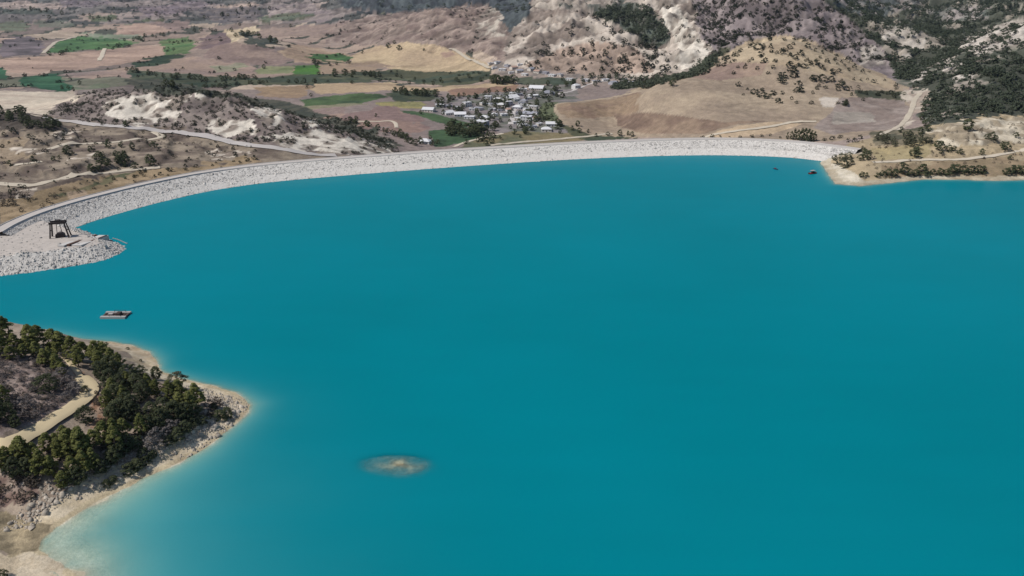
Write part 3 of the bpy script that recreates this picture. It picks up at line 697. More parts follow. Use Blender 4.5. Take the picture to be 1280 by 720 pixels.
# ------------------------------------------------------------------ the reservoir
wr_, wc_ = np.arange(0, NR, 2), np.arange(0, NX, 2)
wr_ = wr_[YR[wr_] < 900]
wX, wY = GX[np.ix_(wr_, wc_)], GY[np.ix_(wr_, wc_)]
dep = np.maximum(0, -ZT[np.ix_(wr_, wc_)]); wsd = sd[np.ix_(wr_, wc_)]
wid = np.arange(wX.size).reshape(wX.shape)
wq = np.stack([wid[:-1, :-1], wid[:-1, 1:], wid[1:, 1:], wid[1:, :-1]], -1).reshape(-1, 4)
wk = (np.minimum.reduce([wsd[:-1, :-1], wsd[1:, 1:], wsd[:-1, 1:], wsd[1:, :-1]]) < 3).ravel()
wq = wq[wk]; used, inv = np.unique(wq, return_inverse=True)
dsh = np.maximum(0, -ZSH[np.ix_(wr_, wc_)]); silt = .80 * np.exp(-dsh / .8) + (.05 + .30 * sstep(262, 200, wY)) * np.exp(-dsh / 4.5)
swirl = fbm(wX, wY, 45, 3, 151)
alpha = 1 - np.exp(-(dep + .10) / np.where(np.hypot(wX - bx, wY - by) < 30, .6, .42 + .22 * shallow[np.ix_(wr_, wc_)]))
me = mesh_np('lake_water', np.stack([wX, wY, np.zeros_like(wX)], -1).reshape(-1, 3)[used], inv.reshape(-1, 4), M['water'], smooth=True)
a = me.color_attributes.new('murk', 'FLOAT_COLOR', 'POINT')
mk = np.stack([alpha, np.clip(silt * .9 * (0.5 + swirl), 0, 1), np.zeros_like(alpha), np.ones_like(alpha)], -1).reshape(-1, 4)[used]
a.data.foreach_set('color', mk.astype(np.float32).ravel())
struct(obj('lake_water', me), 'calm milky turquoise water of the reservoir')

# ------------------------------------------------------------------ loose stones: one low-poly rock mesh tiled with numpy
def rock_proto(seed):
    r = np.random.default_rng(seed)
    v = np.array([(-1, -1, -.6), (1, -1, -.6), (1, 1, -.6), (-1, 1, -.6), (-.75, -.8, .6), (.8, -.7, .55), (.7, .8, .6), (-.8, .7, .5), (0, 0, 1.0)], float) * .5
    v += r.normal(0, .09, v.shape)
    f = [(0, 1, 5), (0, 5, 4), (1, 2, 6), (1, 6, 5), (2, 3, 7), (2, 7, 6), (3, 0, 4), (3, 4, 7), (4, 5, 8), (5, 6, 8), (6, 7, 8), (7, 4, 8)]
    return v, np.array(f)
ROCKS = [rock_proto(s) for s in range(6)]
def scatter_mesh(name, pos, size, mat, protos, flat=1.0, tilt=.5):
    Vs, Fs, b = [], [], 0
    pos = np.asarray(pos); k = rng.integers(0, len(protos), len(pos)); size = np.asarray(size)
    for j, (v, f) in enumerate(protos):
        m = np.nonzero(k == j)[0]
        if not len(m): continue
        a = rng.uniform(0, 6.283, len(m)); ca, sa = np.cos(a), np.sin(a)
        sx = size[m] * rng.uniform(.8, 1.25, len(m)); sy = size[m] * rng.uniform(.75, 1.1, len(m)); sz = size[m] * flat * rng.uniform(.7, 1.1, len(m))
        x, y, z = v[None, :, 0] * sx[:, None], v[None, :, 1] * sy[:, None], v[None, :, 2] * sz[:, None]
        tl = rng.normal(0, tilt, len(m))[:, None]
        x, z = x * np.cos(tl) - z * np.sin(tl), x * np.sin(tl) + z * np.cos(tl)
        X = x * ca[:, None] - y * sa[:, None] + pos[m, 0, None]; Y = x * sa[:, None] + y * ca[:, None] + pos[m, 1, None]; Zz = z + pos[m, 2, None]
        Vs.append(np.stack([X, Y, Zz], -1).reshape(-1, 3))
        Fs.append((f[None] + (np.arange(len(m)) * len(v))[:, None, None]).reshape(-1, f.shape[1]) + b); b += len(m) * len(v)
    return mesh_np(name, np.vstack(Vs), np.vstack(Fs), mat)

# ------------------------------------------------------------------ the dam
dam = thing('dam', 'long curved rockfill dam faced with pale grey boulders', 'dam')
NS = len(crest); prof_t = np.linspace(0, 1, 34)
# upstream face from the crest edge down below the water
FV = []
for t in prof_t:
    w = t * FACE_W * 1.45
    p = crest + nor_ * w[:, None]
    z = CREST_Z - 0.4 - t * 1.45 * CREST_Z
    n1 = fbm(p[:, 0], p[:, 1], 2.2, 2, 161) - .5
    FV.append(np.column_stack([p, z + n1 * .3]))
FV = np.array(FV); gi = np.arange(len(prof_t) * NS).reshape(len(prof_t), NS)
fq = np.stack([gi[:-1, :-1], gi[1:, :-1], gi[1:, 1:], gi[:-1, 1:]], -1).reshape(-1, 4)
obj('upstream_face', mesh_np('upstream_face', FV.reshape(-1, 3), fq, M['stone_pale']), dam)
def strip(name, offs_z, mat, parent, sel=slice(None)):          # ribbon along the crest: list of (offset towards lake, z)
    L = [np.column_stack([crest[sel] + nor_[sel] * o, np.full(len(crest[sel]), z)]) for o, z in offs_z]
    L = np.array(L); g = np.arange(L.shape[0] * L.shape[1]).reshape(L.shape[:2])
    q = np.stack([g[:-1, :-1], g[:-1, 1:], g[1:, 1:], g[1:, :-1]], -1).reshape(-1, 4)
    return obj(name, mesh_np(name, L.reshape(-1, 3), q, mat), parent)
strip('crest_road', [(-0.8, CREST_Z), (-7.5, CREST_Z)], M['road'], dam)
strip('parapet', [(0.25, CREST_Z - 1.2), (0.2, CREST_Z + .32), (-0.8, CREST_Z + .32), (-0.8, CREST_Z - .02)], M['parapet'], dam)
strip('downstream_shoulder', [(-7.5, CREST_Z), (-7.6, CREST_Z + .35), (-8.3, CREST_Z + .35), (-9.5, CREST_Z - .6), (-60, CREST_Z - 30)], M['stone'], dam)
nst = 34000
st = rng.uniform(0, NS - 1.001, nst); s0 = st.astype(int); fr_ = (st - s0)[:, None]
cpos = crest[s0] * (1 - fr_) + crest[s0 + 1] * fr_; cn = nor_[s0]; fw = FACE_W[s0]
for nm, lo, hi, mt in (('riprap', .02, .55, 'stone'), ('bleached_riprap', .40, 1.08, 'stone_pale'), ('wet_riprap', .955, 1.02, 'wet')):
    tt = rng.uniform(lo, hi, nst)
    keep_ = rng.random(nst) < {'riprap': .55, 'bleached_riprap': .6, 'wet_riprap': .10}[nm]
    pos = np.column_stack([cpos + cn * (tt * fw)[:, None], CREST_Z - .45 - tt * CREST_Z])[keep_]
    stuff(obj(nm, scatter_mesh(nm, pos, rng.lognormal(-.78, .45, len(pos)), M[mt], ROCKS, flat=.7, tilt=.3), dam))

# ------------------------------------------------------------------ rock jetty at the left end of the dam
jw = [(-80, 356), (0, 345), (35, 341), (80, 334.5), (110, 329.5), (130, 325), (148, 317.5), (156, 312), (149, 305), (130, 298), (112, 292), (98, 286.5), (70, 280), (40, 276), (0, 288), (-40, 300), (-80, 320)]
jpoly = np.array([at_z(x, y)[:2] for x, y in jw])
gx = np.arange(jpoly[:, 0].min() - 10, jpoly[:, 0].max() + 10, .8); gy = np.arange(jpoly[:, 1].min() - 10, jpoly[:, 1].max() + 10, .8)
JX, JY = np.meshgrid(gx, gy)
jd = dist_poly(JX, JY, jpoly); jd = np.where(in_poly(JX, JY, jpoly), jd, -jd)
topz = np.clip(7.2 - np.maximum(0, (JX + 262) / 9.0), 2.0, 7.2)
JZ = np.minimum(topz + (fbm(JX, JY, 9, 3, 171) - .5) * .5, jd * .52) + (fbm(JX, JY, 1.8, 2, 173) - .5) * np.where(jd * .52 < topz, .9, .15)
mnd = at_z(28, 317, 7)
JZ += 1.6 * np.exp(-(((JX - mnd[0]) / 5) ** 2 + ((JY - mnd[1]) / 3) ** 2)) * (jd > 12)
ok = jd > -8
jt = thing('rock_jetty', 'low rubble jetty with a dusty flat top at the left end of the dam', 'jetty')
ji = np.arange(JX.size).reshape(JX.shape); jq = np.stack([ji[:-1, :-1], ji[:-1, 1:], ji[1:, 1:], ji[1:, :-1]], -1).reshape(-1, 4)
okq = ok[:-1, :-1].ravel(); flat_ = (jd * .52 > topz * .98)[:-1, :-1].ravel()
JV = np.stack([JX, JY, JZ], -1).reshape(-1, 3)
M['dust'] = plain('dusty_gravel', base('#c4bab0'), .95, .28, .3)
for nm, mk_, mt in (('flat_top', okq & flat_, 'dust'), ('rubble_slope', okq & ~flat_, 'stone_pale')):
    q = jq[mk_]; used, inv = np.unique(q, return_inverse=True)
    obj(nm, mesh_np(nm, JV[used], inv.reshape(-1, 4), M[mt]), jt)
cand = np.nonzero((jd > -1.0) & (jd * .52 < topz + .3))
pk = rng.choice(len(cand[0]), 4500, replace=False)
cand2 = np.nonzero((jd > 8) & (jd * .52 > topz)); pk3 = rng.choice(len(cand2[0]), 260)
stuff(obj('loose_stone', scatter_mesh('loose_stone', np.column_stack([JX[cand2][pk3], JY[cand2][pk3], JZ[cand2][pk3] + .05]), rng.lognormal(-.7, .5, 260), M['stone'], ROCKS), jt))
jp = np.column_stack([JX[cand][pk], JY[cand][pk], JZ[cand][pk] + .1]) + np.column_stack([rng.uniform(-.4, .4, (4500, 2)), np.zeros(4500)])
jh = pk[:]; half = rng.random(4500) < .55
stuff(obj('riprap', scatter_mesh('riprap', jp[half], rng.lognormal(-.6, .4, half.sum()), M['stone'], ROCKS), jt))
stuff(obj('bleached_riprap', scatter_mesh('bleached_riprap', jp[~half], rng.lognormal(-.6, .4, (~half).sum()), M['stone_pale'], ROCKS), jt))
def jz(x, y):
    i = int(np.clip(np.searchsorted(gy, y), 0, len(gy) - 1)); j = int(np.clip(np.searchsorted(gx, x), 0, len(gx) - 1)); return float(JZ[i, j])

# steel gantry on the jetty
g0 = at_z(76, 296.5, 7.0); gz = jz(g0[0], g0[1])
gan = thing('steel_gantry', 'dark rusty steel gantry frame standing on the rock jetty', 'gantry', (g0[0], g0[1], gz - .1), math.radians(14))
for sx in (-1, 1):
    for sy in (-1, 1):
        MB().bar((sx * 5.4, sy * 2.6, -.3), (sx * 3.9, sy * 1.8, 9.2), .75, .6).build('leg', M['steel'], gan)
    MB().bar((sx * 4.7, -2.2, 4.6), (sx * 4.7, 2.2, 4.6), .35).build('brace', M['steel'], gan)
MB().box(-4.6, 4.6, -2.3, -1.5, 9.0, 10.2).build('cross_beam', M['steel'], gan); MB().box(-4.6, 4.6, 1.5, 2.3, 9.0, 10.2).build('cross_beam', M['steel'], gan)
wnch = MB().box(-1.4, 1.4, -1.5, 1.5, 9.05, 11.0).build('winch', M['steel'], gan)
MB().bar((-.9, 0, 9.1), (-1.6, 0, 2.4), .3).build('hoist_cable', M['steel'], gan); MB().bar((.9, 0, 9.1), (1.3, 0, 2.4), .3).build('hoist_cable', M['steel'], gan)
MB().prism([(-2.6, -.2), (2.6, -.2), (2.3, 2.2), (1.2, 2.9), (-1.2, 2.9), (-2.3, 2.2)], -1.8, 1.8).build('gate_block', M['steel'], gan)

# launching ramp beside it
ra, rb_ = at_z(92, 306, 6.6), at_z(120, 296, 4.2)
rp = thing('boat_ramp', 'pale concrete slipway with rusty rails near the tip of the jetty', 'ramp')
d = Vector((rb_[0] - ra[0], rb_[1] - ra[1], 0)); dl = d.length; dn = d.normalized(); pn = Vector((dn.y, -dn.x, 0))
def rpt(s, o, z): return Vector(ra) * (1 - s) + Vector(rb_) * s + pn * o + Vector((0, 0, z))
def slab(s0, s1, o0, o1, z0, z1):
    m = MB(); m.hexa([rpt(s0, o0, z0), rpt(s1, o0, z0), rpt(s1, o1, z0), rpt(s0, o1, z0), rpt(s0, o0, z1), rpt(s1, o0, z1), rpt(s1, o1, z1), rpt(s0, o1, z1)]); return m
slab(-.15, 1.1, .8, 7.0, -2.5, .75).build('ramp_slab', M['concrete'], rp)
slab(-.2, 1.05, -1.2, .5, -2, 1.35).build('rail', M['rust'], rp); slab(.35, 1.05, 6.0, 6.8, -2, 1.15).build('rail', M['rust'], rp)
slab(-.3, .2, -5.5, -1.6, -2.5, 1.1).build('landing_slab', M['concrete'], rp)

# ------------------------------------------------------------------ moored raft, boats, floating boom
r0 = at_z(145, 395)
raft = thing('floating_raft', 'pale rectangular pontoon raft moored off the wooded promontory', 'raft', (r0[0], r0[1], 0), 0.0)
for y in (-2.9, 2.9): MB().prism([(-6.2, -.35), (5.6, -.35), (6.2, .25), (6.2, 1.05), (-6.2, 1.05)], y - .85, y + .85).build('pontoon', M['float_'], raft)
for i in range(9):
    x = -5.3 + i * 1.33
    MB().box(x - .5, x + .5, -2.1, 2.1, .42, .62).build('deck_plank', M['deck'], raft)
for x in (-5.6, 5.6): MB().box(x - .4, x + .4, -2.1, 2.1, .3, .82).build('end_beam', M['deck'], raft)
MB().box(.6, 2.6, -1.4, 1.6, .6, 1.9).build('equipment_box', M['deck'], raft); MB().box(-3.6, -1.4, -.5, .9, .6, 1.3).build('equipment_box', M['float_'], raft)
for x in (-1.8, 3.8):
    for y in (-2.9, 2.9): MB().bar((x, y, .7), (x, y, 1.9), .16).build('post', M['steel'], raft)
for y in (-2.9, 2.9): MB().bar((-1.8, y, 1.9), (3.8, y, 1.9), .12).build('hand_rail', M['steel'], raft)

def boat(px, py, L, rz, hullm, label, canopy):
    p = at_z(px, py); t = thing('motor_boat', label, 'boat', (p[0], p[1], 0), rz)
    V, Fc = [], []
    sec = [(-.5, .36), (-.3, .42), (0, .42), (.25, .32), (.42, .14), (.5, .02)]
    for s, w in sec:
        h = .16 + .08 * max(0, s + .1)
        V += [(s * L, -w * L * .45, h * L * .6), (s * L * .98, -w * L * .28, -.3), (s * L * .98, w * L * .28, -.3), (s * L, w * L * .45, h * L * .6)]
    for i in range(len(sec) - 1):
        for k in range(4):
            a_, b_ = i * 4 + k, i * 4 + (k + 1) % 4
            Fc.append((a_, a_ + 4, b_ + 4, b_) if k < 3 else (a_, b_, b_ + 4, a_ + 4))
    Fc += [(0, 1, 2, 3), (23, 22, 21, 20)]
    obj('hull', mesh_np('hull', V, Fc, hullm), t)
    MB().box(-.16 * L, .12 * L, -.11 * L, .11 * L, .09 * L, .22 * L).build('cabin', M['steel'] if canopy else M['redp'], t)
    if canopy:
        MB().box(-.3 * L, .2 * L, -.16 * L, .16 * L, .31 * L, .33 * L).build('canopy', M['float_'], t)
        for x in (-.27, .17):
            for y in (-.14, .14): MB().bar((x * L, y * L, .1 * L), (x * L, y * L, .31 * L), .1).build('canopy_post', M['steel'], t)
    MB().box(-.56 * L, -.5 * L, -.05 * L, .05 * L, -.02 * L, .16 * L).build('outboard_motor', M['steel'], t)
boat(1016, 217, 8.5, math.radians(25), M['redp'], 'small dark red boat with a canopy near the right end of the dam', True)
boat(969, 211.5, 5.0, math.radians(120), M['hull'], 'tiny dark blue boat out from the dam, left of the red one', False)

ba, bb = at_z(141, 298), at_z(160, 304.5)
bm = thing('floating_boom', 'thin pale floating boom off the tip of the rock jetty', 'boom')
for i in range(12):
    s, e = i / 12, (i + .8) / 12
    q = lambda t_: (ba[0] + (bb[0] - ba[0]) * t_, ba[1] + (bb[1] - ba[1]) * t_ + .5 * math.sin(t_ * 5), .12)
    MB().bar(q(s), q(e), .5).build('float', M['float_'], bm)

# ------------------------------------------------------------------ roads and tracks draped over the ground
def draped(name, px_pts, width, mat, label, lift=.22):
    W = cast(px_pts)[:, :2]
    L = catmull(W, 14)
    seg = np.r_[0, np.cumsum(np.linalg.norm(np.diff(L, axis=0), axis=1))]
    nn = max(8, int(seg[-1] / 3.0)); s = np.linspace(0, seg[-1], nn)
    L = np.column_stack([np.interp(s, seg, L[:, 0]), np.interp(s, seg, L[:, 1])])
    T = np.gradient(L, axis=0); T /= np.linalg.norm(T, axis=1)[:, None] + 1e-9
    N = np.stack([-T[:, 1], T[:, 0]], 1)
    wv = width * (0.82 + .36 * fbm(L[:, 0], L[:, 1], 14, 2, 181))
    ks = np.linspace(-.5, .5, 7); R = []
    for k in ks:
        p = L + N * (wv * k)[:, None]
        R.append(np.column_stack([p, ground_z(p[:, 0], p[:, 1])]))
    R = np.array(R)
    zm = R[:, :, 2].max(0); R[:, :, 2] = np.maximum(R[:, :, 2], R[:, :, 2] * .6 + zm * .4) + lift
    R[0, :, 2] -= .25; R[-1, :, 2] -= .25
    g = np.arange(R.shape[0] * R.shape[1]).reshape(R.shape[:2])
    q = np.stack([g[:-1, :-1], g[1:, :-1], g[1:, 1:], g[:-1, 1:]], -1).reshape(-1, 4)
    o = struct(obj(name, mesh_np(name, R.reshape(-1, 3), q, mat, smooth=True)), label)
    return L
roads = []
def road(*a, **k): roads.append((draped(*a, **k), a[2]))
road('road', [(55, 147), (90, 152), (130, 157.5), (165, 160), (190, 163), (230, 167.5), (280, 176), (320, 182.5), (370, 190), (420, 195)], 10, M['asphalt'], 'pale road along the foot of the eroded ridge', lift=.5)
road('terrace_track', [(60, 187), (100, 180.5), (150, 177), (188, 174.5), (202, 171), (192, 165)], 6.5, M['track'], 'upper dusty track on the left terraces', lift=.4)
road('terrace_track', [(-20, 228), (30, 232), (60, 226.5), (100, 219), (150, 213.5), (200, 209)], 8, M['track'], 'lower dusty track above the left end of the dam', lift=.4)
road('terrace_track', [(18, 207), (35, 204.5), (52, 202)], 6, M['track'], 'short dusty track between the left terraces', lift=.4)
road('shore_track', [(1090, 203), (1120, 202), (1150, 200.5), (1200, 199.5), (1240, 195.5), (1280, 188.5), (1320, 181)], 5, M['track'], 'sandy track above the right shore', lift=.4)
road('hill_track', [(1096, 171), (1118, 162), (1131, 152), (1139, 138), (1143, 126), (1150, 117)], 6, M['track'], 'pale track climbing the gully beside the tan hill', lift=.6)
road('farm_track', [(54, 67), (62, 59), (72, 52), (95, 46)], 9, M['track'], 'pale farm track round the far green field', lift=.8); road('farm_track', [(124, 76), (128, 68), (131, 61)], 9, M['track'], 'pale farm track below the far green field', lift=.8)
road('farm_track', [(612, 86), (592, 76), (575, 67), (562, 61)], 7, M['track'], 'pale track beside the golden field', lift=.8); road('farm_track', [(438, 151), (470, 152), (492, 152.5), (496, 160)], 5, M['track'], 'pale track across the brown field behind the ridge', lift=.5)
road('village_street', [(638, 156), (641, 148), (642, 140), (648, 132)], 7, M['asphalt'], 'pale village street running down between the houses', lift=.5); road('village_street', [(672, 121), (690, 118.5), (715, 114), (735, 106), (775, 102)], 6, M['asphalt'], 'pale street along the upper edge of the village', lift=.5)
road('toe_track', [(612, 182), (650, 178), (700, 174), (740, 170), (765, 167)], 7, M['track'], 'pale track below the downstream toe of the dam', lift=.5); road('farm_track', [(566, 184), (582, 178), (604, 172), (628, 167)], 5, M['track'], 'short pale track between the trees behind the dam', lift=.5)
road('hill_track', [(880, 172), (930, 163), (985, 154), (1020, 152)], 6, M['track'], 'dusty track along the foot of the tan hill', lift=.5)
road('footpath', [(-12, 566), (12, 556), (36, 544), (60, 530), (85, 514), (104, 499), (113, 488), (109, 479), (102, 472)], 6.0, M['path'], 'sandy path across the wooded promontory', lift=.25)
road('footpath', [(103, 474), (94, 462), (84, 450), (75, 441), (70, 434)], 2.6, M['path'], 'narrow upper end of the sandy path among the pines', lift=.25)

# ------------------------------------------------------------------ plants
def leaf_quads(cent, nrm, size, r):
    n = len(cent)
    d = nrm + r.normal(0, .34, (n, 3)) + np.array([0, 0, .25]); d /= np.linalg.norm(d, axis=1)[:, None] + 1e-9
    u = np.cross(d, r.normal(0, 1, (n, 3))); u /= np.linalg.norm(u, axis=1)[:, None] + 1e-9
    v = np.cross(d, u); s = (size * r.uniform(.6, 1.3, n))[:, None]
    V = np.stack([cent - u * s, cent - v * s * .55, cent + u * s, cent + v * s * .55], 1)
    return V.reshape(-1, 3)
def crown_mesh(name, mat, seed, shape, clumps, per, lsize, crad):
    """shape: list of (z, radius) of a unit-height crown; clumps of small leaf faces"""
    r = np.random.default_rng(seed)
    zs, rs = np.array([a for a, b in shape]), np.array([b for a, b in shape])
    cs = []
    lob = r.uniform(0, 6.28, 3)
    while len(cs) < clumps:
        z = r.uniform(zs[0], zs[-1]); R = np.interp(z, zs, rs); a = r.uniform(0, 6.28)
        R *= 1 + .22 * math.sin(2 * a + lob[0]) + .16 * math.sin(3 * a + lob[1] + 6 * z)
        q = R * math.sqrt(r.uniform(.35, 1)); cs.append((q * math.cos(a), q * math.sin(a), z))
    cs = np.array(cs); mid = np.array([0, 0, (zs[0] + zs[-1]) * .5 - .1])
    V = []
    for c in cs:
        d = r.normal(0, 1, (per, 3)); d /= np.linalg.norm(d, axis=1)[:, None]
        d[:, 2] = np.abs(d[:, 2]) * 1.0 - .15
        rad = crad * r.uniform(.65, 1.2)
        pts = c + d * rad * r.uniform(.5, 1.0, (per, 1)) * np.array([1, 1, .75])
        V.append(leaf_quads(pts, d + .4 * (c - mid), lsize, r))
    V = np.vstack(V); f = np.arange(len(V)).reshape(-1, 4)
    return mesh_np(name, V, f, mat)
def trunk_mesh(name, seed, h, r0, limbs=4, lean=.06):
    r = random.Random(seed); m = MB(); p = Vector((0, 0, -.06)); w = r0
    for k in range(4):
        q = Vector((p.x + r.uniform(-lean, lean), p.y + r.uniform(-lean, lean), p.z + h / 4 + .02)); m.bar(p, q, w, w * .78); p, w = q, w * .78
        if k >= 1:
            for _ in range(limbs // 2):
                a = r.uniform(0, 6.28); L = r.uniform(.14, .26); m.bar(p, p + Vector((math.cos(a) * L, math.sin(a) * L, r.uniform(.06, .2))), w * .6, w * .2)
    return m.mesh(name, M['bark'])
PINE = [(.16, .14), (.28, .27), (.45, .29), (.65, .22), (.85, .12), (1.0, .02)]
ROUND = [(.10, .22), (.3, .46), (.55, .50), (.8, .38), (1.0, .12)]
TALL = [(.12, .14), (.35, .30), (.6, .34), (.85, .22), (1.0, .06)]
CYP = [(.03, .07), (.2, .14), (.5, .13), (.8, .08), (1.0, .01)]
BUSH = [(0.0, .45), (.25, .62), (.55, .58), (.85, .34), (1.0, .1)]
# unit-height meshes; copies are scaled
LIB = {}
def lib(kind, n, shape, mat, clumps, per, ls, cr, trunk=None):
    LIB[kind] = [(crown_mesh(kind + '_crown', M[mat], hash(kind) % 1000 + i if False else sum(map(ord, kind)) + 31 * i, shape, clumps, per, ls, cr), trunk_mesh(kind + '_trunk', i + len(kind), *trunk) if trunk else None) for i in range(n)]
lib('pine', 6, PINE, 'pine', 74, 38, .036, .088, (.62, .045))
lib('dark_pine', 3, ROUND, 'dark', 95, 42, .034, .12, (.5, .05))
lib('olive', 3, ROUND, 'olive', 80, 40, .034, .12, (.5, .05))
lib('bush', 4, BUSH, 'dark', 70, 36, .045, .17)
lib('grey_bush', 3, BUSH, 'greyb', 40, 26, .045, .15)
lib('brown_bush', 3, BUSH, 'brownb', 36, 24, .055, .15)
lib('far_tree', 4, ROUND, 'dark', 34, 16, .075, .16, (.5, .06))
lib('far_olive', 3, ROUND, 'olive', 34, 16, .075, .16, (.5, .06))
lib('far_shrub', 5, BUSH, 'shrubd', 20, 11, .115, .22)
lib('wood_crown', 5, BUSH, 'far', 20, 11, .115, .22)
lib('cypress', 3, CYP, 'dark', 40, 14, .045, .05, (.3, .04))

def tree(kind, name, pos, h, label, cat, group, w=1.0):
    cr, tr = random.choice(LIB[kind]); rz = random.uniform(0, 6.28); s = (h * w, h * w, h)
    if tr is None:
        o = obj(name, cr); o.location = pos; o.scale = s; o.rotation_euler = (0, 0, rz); return tag(o, label, cat, group)
    t = thing(name, label, cat, pos, rz, group); t.scale = s
    obj('crown', cr, t); obj('trunk', tr, t)
    return t

def plant_px(kind, name, px, py, h, label, cat, group, w=1.0):
    p = cast([(px, py)])[0]; return tree(kind, name, (p[0], p[1], p[2] - .05), h, label, cat, group, w)

# promontory: (px, py of the foot, height in metres)
ORD = ['leftmost', 'second', 'third', 'fourth', 'fifth', 'sixth', 'seventh', 'eighth', 'ninth', 'tenth', 'eleventh', 'twelfth', 'thirteenth', 'fourteenth', 'fifteenth', 'sixteenth']
def zone(kind, name, cat, label, group, lst, w=1.0):
    if kind == 'pine': lst = [(e[0], e[1], e[2] * 1.12) for e in lst]
    if kind in ('pine', 'dark_pine') and len(lst) >= 7: lst = [e for i_, e in enumerate(lst) if i_ % 4 != 2]
    if kind == 'dark_pine': w = w * .86
    lst = sorted(lst, key=lambda e: e[0]); L0 = label; nl = len(lst); mx_ = lst[nl // 2][0]; my_ = sorted(e[1] for e in lst)[nl // 2]
    pts = cast([(a, b) for a, b, *_ in lst])
    for i_, (p, e) in enumerate(zip(pts, lst)):
        if nl > 16: label = L0 + ', %s ones' % (('upper' if e[1] < my_ else 'lower') + (' left' if e[0] < mx_ else ' right'))
        if 1 < nl <= 26 and ('row along' in L0): label = L0 + (', leftmost of them' if i_ == 0 else ', %s from left' % (ORD + ['seventeenth', 'eighteenth', 'nineteenth', 'twentieth', 'twenty first', 'twenty second', 'twenty third', 'twenty fourth', 'twenty fifth', 'twenty sixth'])[i_])
        if 1 < nl <= 16: label = L0 + (', leftmost of them' if i_ == 0 else ', rightmost of them' if i_ == nl - 1 else ', %s from left' % ORD[i_])
        if len(lst) == 1: tree(kind, name, (p[0], p[1], p[2] - .1), e[2], label, cat, None, w * (e[3] if len(e) > 3 else random.uniform(.9, 1.15)))
        else: tree(kind, name, (p[0], p[1], p[2] - .1), e[2] * random.uniform(.78, 1.18), label, cat, group, w * (e[3] if len(e) > 3 else random.uniform(.9, 1.15)))
zone('pine', 'pine_tree', 'tree', 'tall pine against the water at the upper left edge of the promontory', 'pines along the crest of the promontory', [(8, 434, 12), (-8, 440, 11), (20, 440, 8.5), (2, 446, 8), (30, 447, 6.5), (14, 450, 6)], 1.15)
zone('pine', 'pine_tree', 'tree', 'tall pine rising above the lake beside the narrow top of the path', 'pines by the top of the path', [(40, 436, 9.5), (49, 432, 10), (61, 436, 11.5), (68, 439, 10), (77, 442, 9), (46, 446, 7), (56, 450, 7), (34, 440, 8)], 1.15)
zone('pine', 'pine_tree', 'tree', 'slim olive green pine left of the narrow path', 'slim pines left of the path', [(64, 458, 8), (72, 464, 7.5), (57, 458, 6), (80, 470, 6)])
zone('pine', 'pine_tree', 'tree', 'olive green pine behind the sandy beach of the promontory', 'pines behind the beach', [(92, 450, 8), (104, 452, 8), (112, 450, 8), (122, 455, 8), (132, 456, 8), (98, 458, 7), (112, 462, 7.5), (126, 464, 7.5), (140, 458, 8), (150, 463, 8.5)], 1.1)
zone('dark_pine', 'dark_tree', 'tree', 'dark rounded tree in the thick stand right of the path', 'dark trees of the thick stand', [(128, 474, 9), (140, 470, 8), (152, 474, 8), (163, 481, 8), (150, 490, 8.5), (176, 474, 7), (186, 471, 7.5), (138, 484, 8), (172, 490, 8), (196, 474, 6), (160, 498, 8), (180, 500, 7.5), (148, 506, 8)])
zone('pine', 'pine_tree', 'tree', 'green pine in the middle of the stand right of the path', 'pines of the thick stand', [(142, 498, 9), (156, 508, 9), (170, 506, 8.5), (186, 490, 8), (196, 496, 8), (160, 484, 7.5), (192, 508, 7.5), (136, 512, 8)])
zone('pine', 'pine_tree', 'tree', 'broad pine towards the stony tip of the promontory', 'pines near the tip', [(212, 500, 8), (224, 500, 8.5), (236, 503, 9), (246, 509, 8.5), (238, 516, 8), (226, 514, 8), (208, 488, 6)], 1.15)
zone('dark_pine', 'dark_tree', 'tree', 'blackish rounded tree above the rocks of the promontory tip', 'blackish trees near the tip', [(205, 520, 7), (218, 525, 7), (232, 526, 6.5), (244, 522, 6), (200, 531, 6)])
zone('olive', 'pale_tree', 'tree', 'dry pale brownish tree on the lake side near the tip', None, [(222, 485, 7)])
zone('bush', 'bush', 'bush', 'large dark bush among the dry scrub left of the path', None, [(60, 489, 6.5, 1.0)])
zone('bush', 'bush', 'bush', 'dark bush growing at the lower edge of the wide sandy path', None, [(107, 527, 6, .8)])
zone('bush', 'bush', 'bush', 'small dark bush beside the bend of the path', None, [(106, 490, 2.6, 1.0)])
zone('bush', 'bush', 'bush', 'green bush among the white stones at the tip of the promontory', 'bushes at the tip', [(275, 525, 4), (284, 520, 3.5), (268, 512, 3)])
zone('brown_bush', 'dry_bush', 'bush', 'dry brown bush behind the stony tip of the promontory', 'dry bushes at the tip', [(262, 508, 3.5), (272, 506, 3), (264, 520, 3)])
zone('dark_pine', 'dark_tree', 'tree', 'dark tree at the left edge above the sandy path', 'dark trees at the left edge', [(4, 512, 7), (12, 524, 7), (-4, 526, 7), (20, 534, 5)])
zone('pine', 'pine_tree', 'tree', 'bright green pine at the left edge above the sandy path', None, [(6, 503, 6)])
zone('pine', 'pine_tree', 'tree', 'green pine in the lower stand along the near side of the path', 'pines lining the near side of the path', [(22, 575, 6.4), (34, 572, 6.4), (47, 571, 6.4), (60, 565, 6.4), (72, 565, 6.8), (82, 557, 6.8), (94, 565, 7.2), (106, 561, 6.4), (118, 561, 6.4), (10, 583, 6.4)])
zone('pine', 'pine_tree', 'tree', 'green pine in the middle of the lower stand', 'pines of the lower stand', [(30, 580, 8.5), (45, 582, 9), (60, 576, 9), (75, 575, 9), (90, 572, 9), (104, 574, 9), (118, 570, 9), (132, 558, 9), (144, 552, 9), (156, 548, 8.5), (168, 552, 7.5), (178, 544, 8), (146, 566, 8), (4, 590, 8)])
